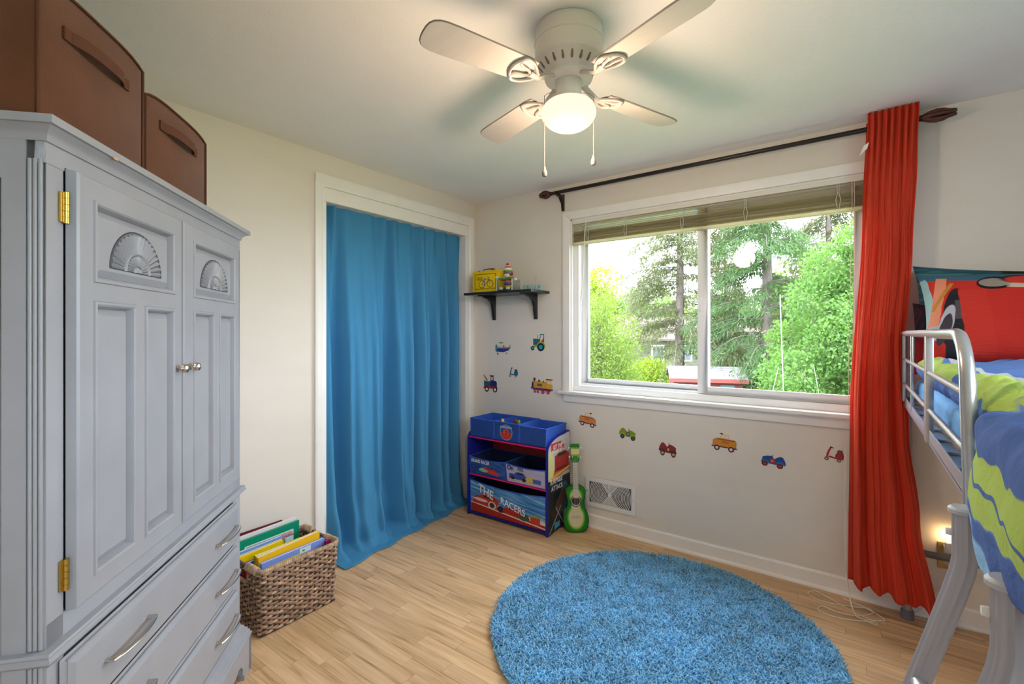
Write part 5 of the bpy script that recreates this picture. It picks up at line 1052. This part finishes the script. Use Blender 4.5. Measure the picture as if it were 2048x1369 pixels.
# ------------------------------------------------------------------ round rug
rg = thing('round_rug', 'round blue shag rug on the wood floor', 'rug', (1.826, -.880, 0))
M_rug = mat('blue_shag', (.17, .49, .80), .95, var=.28, vs=14, sheen=.4, spec=.05)
MB().lathe([(0, .001), (.735, .001), (.740, .006), (.735, .012), (0, .014)], 96).build('backing', M_rug, rg, smooth=60)
RR = random.Random(11); tf = MB()
for k in range(42000):
    r = .742*sqrt(RR.random()); a = RR.uniform(0, 2*pi); x, y_ = r*cos(a), r*sin(a); la = RR.uniform(0, 2*pi); L_ = RR.uniform(.008, .022); hh_ = RR.uniform(.019, .032); w_ = RR.uniform(.0022, .0042); i = len(tf.v); b0 = RR.uniform(0, 2*pi)
    ex, ey = L_*cos(la), L_*sin(la)
    for q in range(3): tf.v.append((x+w_*cos(b0+q*2.094), y_+w_*sin(b0+q*2.094), .010))
    for q in range(3): tf.v.append((x+ex*.5+w_*1.15*cos(b0+q*2.094), y_+ey*.5+w_*1.15*sin(b0+q*2.094), .010+(hh_-.010)*.75))
    tf.v.append((x+ex, y_+ey, hh_))
    for q in range(3): tf.f += [(i+q, i+(q+1) % 3, i+3+(q+1) % 3, i+3+q), (i+3+q, i+3+(q+1) % 3, i+6)]
tag(tf.build('pile', M_rug, rg, smooth=180, fix=False), kind='stuff')
# ------------------------------------------------------------------ metal bunk bed at the right
M_sil = mat('silver_powder_coat', (.40, .40, .45), .30, .55); M_sil2 = mat('silver_tube', (.44, .44, .46), .26, .6)
bed = thing('bunk_bed', 'silver metal bunk bed frame with guard rail against the window wall', 'bunk bed', (3.23, -1.2, 0))
BX0, BX1, BYH, BYF, BZ = 2.755, 3.72, -.075, -2.36, 1.05
for x0 in (BX0+.018, BX1-.018):
    for y0 in (BYH, BYF):
        p = MB().tube([(x0, y0, .012), (x0, y0, 1.06)], .019, 16).build('leg', M_sil, bed, world=True, smooth=60)
        MB().lathe([(0, 0), (.026, 0), (.026, .035), (.021, .045), (0, .045)], 18, (x0, y0, 0)).build('foot_cap', mat('foot_plastic', (.16, .16, .19), .5), p, world=True, smooth=40)
# angle-iron side rails and ledges
for s_, x0 in ((1, BX0), (-1, BX1)):
    MB().box(min(x0, x0+s_*.004), max(x0, x0+s_*.004), BYF, BYH, 1.028, 1.072).box(min(x0, x0+s_*.05), max(x0, x0+s_*.05), BYF, BYH, 1.036, 1.040).build('side_rail', M_sil, bed, world=True, bev=.001)
for y0 in (BYH, BYF): MB().tube([(BX0, y0, 1.05), (BX1, y0, 1.05)], .016, 12).build('end_rail', M_sil, bed, world=True, smooth=60)
for k in range(12): y0 = BYH-.1-k*.185; MB().box(BX0+.004, BX1-.004, y0-.025, y0+.025, 1.041, 1.047).build('slat', M_sil, bed, world=True)
MB().tube([(BX0+.018, BYH, .327), (BX1-.018, BYH, .327)], .0165, 4, rx=.7).build('cross_bar', mat('bar_grey', (.17, .16, .17), .4, .3), bed, world=True)
# guard rail
GX = BX0+.002
MB().tube([(GX, -.178, 1.362)]+[(GX, y_, 1.362) for y_ in (-.6, -1.1, -1.60)]+[(GX, -1.60-.13*sin(radians(a)), 1.362-.13*(1-cos(radians(a)))) for a in range(15, 91, 15)]+[(GX, -1.745, 1.17), (GX, -1.765, 1.10), (GX, -1.775, 1.03)], lambda q: .0125+.0035*max(0, q-.5), 16).build('guard_top_tube', M_sil2, bed, world=True, smooth=60)
MB().tube([(GX, -.178, 1.05), (GX, -.178, 1.362)], .010, 10).build('guard_post', M_sil2, bed, world=True, smooth=60)
for z_ in (1.243, 1.130): MB().tube([(GX, -.178, z_), (GX, -1.733, z_)], .0075, 10).build('guard_rail', M_sil2, bed, world=True, smooth=60)
MB().box(GX-.010, GX+.010, -1.115, -1.075, 1.03, 1.355).build('guard_post', M_sil2, bed, world=True, bev=.004, smooth=40)
MB().tube([(GX, -.55, 1.05), (GX, -.55, 1.36)], .0055, 8).build('guard_post', M_sil2, bed, world=True, smooth=60)
# ladder
ldr = thing('bunk_ladder', 'silver fluted ladder hooked on the side of the bunk bed', 'ladder', (2.62, -2.0, 0))
M_lad = mat('ladder_silver', (.36, .36, .41), .35, .25)
def rail(y0):
    path = [(2.735, 1.048), (2.735, 1.00), (2.735, .965), (2.731, .940), (2.721, .90), (2.553, .29), (2.478, .005)]; prof = []
    for k in range(40):
        a = 2*pi*k/40; r = .021*(1+.085*cos(8*a)); prof.append((r*cos(a)*.80, r*sin(a)*1.05))
    mb = MB(); n = len(prof)
    for k, (x, z) in enumerate(path):
        a = path[max(k-1, 0)]; b = path[min(k+1, len(path)-1)]; d = Vector((b[0]-a[0], 0, b[1]-a[1])).normalized(); nx = Vector((-d.z, 0, d.x))
        for u, v in prof: mb.v.append(tuple(Vector((x, y0, z))+nx*u+Vector((0, 1, 0))*v))
    for k in range(len(path)-1):
        for j in range(n): mb.f.append((k*n+j, k*n+(j+1) % n, (k+1)*n+(j+1) % n, (k+1)*n+j))
    mb.f += [tuple(range(n)), tuple(range(len(path)*n-1, (len(path)-1)*n-1, -1))]
    rl = mb.build('ladder_rail', M_lad, ldr, world=True, smooth=50)
    MB().lathe([(0, .004), (.019, .004), (.0235, 0), (.0235, -.006), (.021, -.008), (0, -.008)], 24, (2.735, y0, 1.052)).build('end_cap', mat('cap_grey', (.42, .45, .50), .45), rl, world=True, smooth=40)
    MB().lathe([(0, -.012), (.006, -.011), (.007, -.004), (.0045, 0)], 12, (2.721, y0+.006, 1.006), 'x').build('clip', mat('clip_white', (.8, .8, .8), .4), rl, world=True, smooth=50)
for y0 in (-1.862, -2.165): rail(y0)
for z_ in (.205, .465, .725): x_ = 2.721-(.90-z_)*.2754; MB().tube([(x_, -1.862, z_), (x_, -2.165, z_)], .014, 12).build('rung', M_lad, ldr, world=True, smooth=60)
# mattress, duvet, pillows
M_sheet = cloth('light_blue_sheet', (120, 172, 226), .05, .9, .35, 30, (1, 1, 1), .08)
mt = MB().box(BX0+.045, BX1-.02, BYF+.06, BYH-.04, 1.048, 1.150).build('mattress', M_sheet, bev=.03, smooth=60); tag(mt, 'mattress in a light blue sheet on the bunk bed', 'mattress')
def duvet_mat():
    C = dict(g=(168, 196, 92), n=(70, 100, 168), b=(98, 134, 206), w=(208, 214, 226), l=(136, 186, 232))
    return printmat('duvet_print', C['b'], [('e', .42, .10, .16, .12, 0, C['g']), ('e', .44, .33, .17, .13, 0, C['g']), ('e', .42, .58, .20, .17, 0, C['g']), ('b', .18, .4, .17, .5, 0, C['n']), ('e', .38, .22, .06, .03, 20, C['n']), ('e', .40, .45, .07, .03, -20, C['n']), ('b', .66, .36, .026, .26, -20, C['w']), ('b', .95, .6, .05, .5, -12, C['w']), ('b', .66, .86, .13, .16, 0, C['n']), ('b', .5, .90, .075, .15, 0, C['g']), ('b', .50, .89, .006, .12, 3, C['n']), ('b', .29, .92, .13, .14, 0, C['n']), ('e', .12, .82, .27, .075, 0, C['l']), ('b', .10, .9, .10, .15, 0, C['l'])], 'uv', .9, .06, .35)
RD = random.Random(8)
def duvet(u, v):
    """u runs from the tucked outer edge up and across the bed, v from head to foot"""
    y_ = -.36-v*(2.335-.36); spill = max(0, min(1, (-1.845-y_)/.11)); spill = spill*spill*(3-2*spill); bul = .012*sin(y_*9)+.008*sin(y_*23+1)
    ex = 2.802; topz = 1.243+.006*sin(y_*7)
    a = [(ex+.045, 1.170), (ex+.010, 1.172), (ex-.012+bul*.5, 1.195), (ex-.006+bul, 1.228), (ex+.03, topz+.008), (ex+.12, topz), (3.2, topz+.012), (3.7, topz-.02)]
    hm = -.03*sin(max(0, min(1, (-1.88-y_)/.30))*pi); b = [(2.747, 1.062+hm), (2.744, 1.045+hm), (2.737, 1.040+hm), (2.728, 1.085+hm*.6), (2.730+bul*.6, 1.16), (2.775, topz+.004), (3.1, topz+.012), (3.7, topz-.02)]
    P_ = [Vector((p[0], p[1])).lerp(Vector(q), spill) for p, q in zip(a, b)]; n = len(P_)-1; uu = u**.9*n
    k = min(int(uu), n-1); t_ = uu-k; pm, p0, p1, p2 = P_[max(k-1, 0)], P_[k], P_[k+1], P_[min(k+2, n)]
    q = .5*((2*p0)+(p1-pm)*t_+(2*pm-5*p0+4*p1-p2)*t_*t_+(3*p0-pm-3*p1+p2)*t_**3)
    wr = .006*sin(y_*38+q.x*30)+.004*sin(y_*71-q.x*55+2)+.005*sin(q.x*24+y_*6)
    return (q.x+(.3*wr if u < .4 else 0), y_, q.y+wr*(.9 if u > .25 else .5))
dv = MB().grid(duvet, 80, 150).build('duvet', duvet_mat(), smooth=180, solid=.006); tag(dv, 'blue, green and white patterned duvet spread over the upper bunk', 'duvet')
def pillow(nm, label, c, eu, ev, W_, H_, T_, m, dent=.0):
    eu, ev = Vector(eu).normalized(), Vector(ev).normalized(); nn = eu.cross(ev).normalized(); c = Vector(c); mb = MB()
    for s_ in (1, -1):
        def f(u, v, s_=s_):
            a, b = 2*u-1, 2*v-1; th = T_*(max(0, 1-abs(a)**2.6)*max(0, 1-abs(b)**2.6))**.5; pin = 1-.07*(1-abs(b)**2)*abs(a)**3; pin2 = 1-.09*(1-abs(a)**2)*abs(b)**3
            wv = .006*sin(a*9+b*4)*(1-abs(a)**4)*(1-abs(b)**4)
            return c+eu*(a*W_/2*pin)+ev*(b*H_/2*pin2)+nn*(s_*th+wv*s_)
        i0 = len(mb.f); mb.grid(f, 36, 28)
        if s_ < 0: mb.f[i0:] = [q[::-1] for q in mb.f[i0:]]
    o = mb.build(nm, m, smooth=180); tag(o, label, 'pillow'); return o
PP = printmat('red_pillow_print', (196, 44, 34), [('e', .15, 1.0, .95, .14, -6, (52, 100, 124)), ('b', .02, .55, .035, .36, 4, (150, 186, 190)), ('b', .075, .62, .030, .28, -8, (222, 140, 110)), ('b', .100, .66, .012, .16, -22, (190, 130, 50)), ('e', .155, .42, .062, .32, -4, (34, 30, 38)), ('b', .165, .18, .055, .26, 0, (40, 36, 44)), ('e', .112, .36, .040, .20, -10, (180, 180, 192)), ('e', .104, .30, .032, .17, -10, (66, 58, 68)), ('b', .185, .5, .022, .10, 0, (84, 76, 84)), ('b', .27, .30, .07, .42, 2, (200, 50, 38)), ('e', .37, .80, .085, .085, -24, (24, 20, 22)), ('e', .365, .80, .070, .055, -24, (150, 138, 130)), ('e', .75, .80, .36, .12, -8, (20, 18, 20)), ('e', .76, .785, .35, .115, -8, (206, 54, 44)), ('b', .78, .70, .36, .026, -9, (206, 188, 170)), ('e', .70, .44, .20, .045, -18, (200, 120, 80)), ('e', .80, .40, .18, .045, -14, (216, 200, 184)), ('b', .8, .33, .2, .012, -8, (40, 26, 26))], 'uv', .8, .03, .25)
pillow('red_pillow', 'red pillow with a printed car body propped at the head of the upper bunk', (3.115, -.290, 1.424), (1, -.02, -.035), (0, .45, .90), .63, .43, .085, PP)
pillow('teal_pillow', 'dark teal patterned pillow lying behind the red pillow', (3.12, -.085, 1.478), (1, 0, -.10), (0, .03, 1), .66, .34, .030, printmat('teal_pillow_print', (40, 78, 98), [('s', .5, .5, .3, .3, 10, (66, 120, 120)), ('b', .85, .8, .4, .3, 0, (26, 20, 24))], 'uv', .85))
pillow('dark_pillow', 'black and maroon patterned pillow edge at the curtain end of the bunk', (2.905, -.180, 1.335), (1, .03, -.02), (0, .10, 1), .24, .33, .036, printmat('dark_pillow_print', (38, 26, 38), [('s', .5, .5, .3, .3, 60, (70, 36, 60)), ('e', .05, .3, .25, .3, 0, (150, 34, 44)), ('e', .45, .15, .3, .2, 0, (96, 110, 150))], 'uv', .85))
# ------------------------------------------------------------------ outlet, night light, cable
ot = thing('wall_outlet', 'brass outlet plate low on the window wall behind the bed', 'outlet', (2.926, 0, .31))
MB().box(2.888, 2.965, -.005, 0, .250, .372).build('plate', mat('old_brass', (.40, .30, .12), .35, .7), ot, world=True, bev=.002)
for z_ in (.283, .339): MB().lathe([(0, -.007), (.015, -.007), (.016, -.004)], 16, (2.926, 0, z_), 'y').build('socket', mat('ivory', (.55, .48, .36), .5), ot, world=True)
nl = thing('night_light', 'glowing clear night light bulb plugged in the brass outlet', 'night light', (2.922, -.03, .345))
MB().box(2.908, 2.936, -.034, -.008, .335, .364).lathe([(0, .364), (.012, .364), (.0125, .385), (.009, .388), (0, .388)], 16, (2.922, -.032, 0)).build('plug_base', mat('plug_white', (.75, .73, .70), .4), nl, world=True, smooth=40)
MB().lathe([(.008, .386), (.010, .395), (.0135, .408), (.0125, .420), (.007, .432), (0, .438)], 18, (2.922, -.032, 0)).build('bulb', glass('bulb_glass', (1, .98, .93)), nl, world=True, smooth=60)
MB().tube([(2.922, -.032, .392), (2.922, -.032, .426)], .0022, 8).build('filament', mat('filament', (1, .8, .5), .5, emit=(1, .62, .28), es=75), nl, world=True)
tag(MB().tube(bez([(2.924, -.012, .283), (2.924, -.035, .262), (2.905, -.045, .20), (2.86, -.045, .11), (2.82, -.04, .04), (2.79, -.05, .004), (2.90, -.045, .004), (3.05, -.03, .006), (3.12, -.034, .004), (3.22, -.03, .02), (3.3, -.03, .05)], 8), .0028, 6).build('power_cable', mat('cable_white', (.74, .70, .68), .5), smooth=60), 'white power cable running from the brass outlet along the baseboard', 'cable')
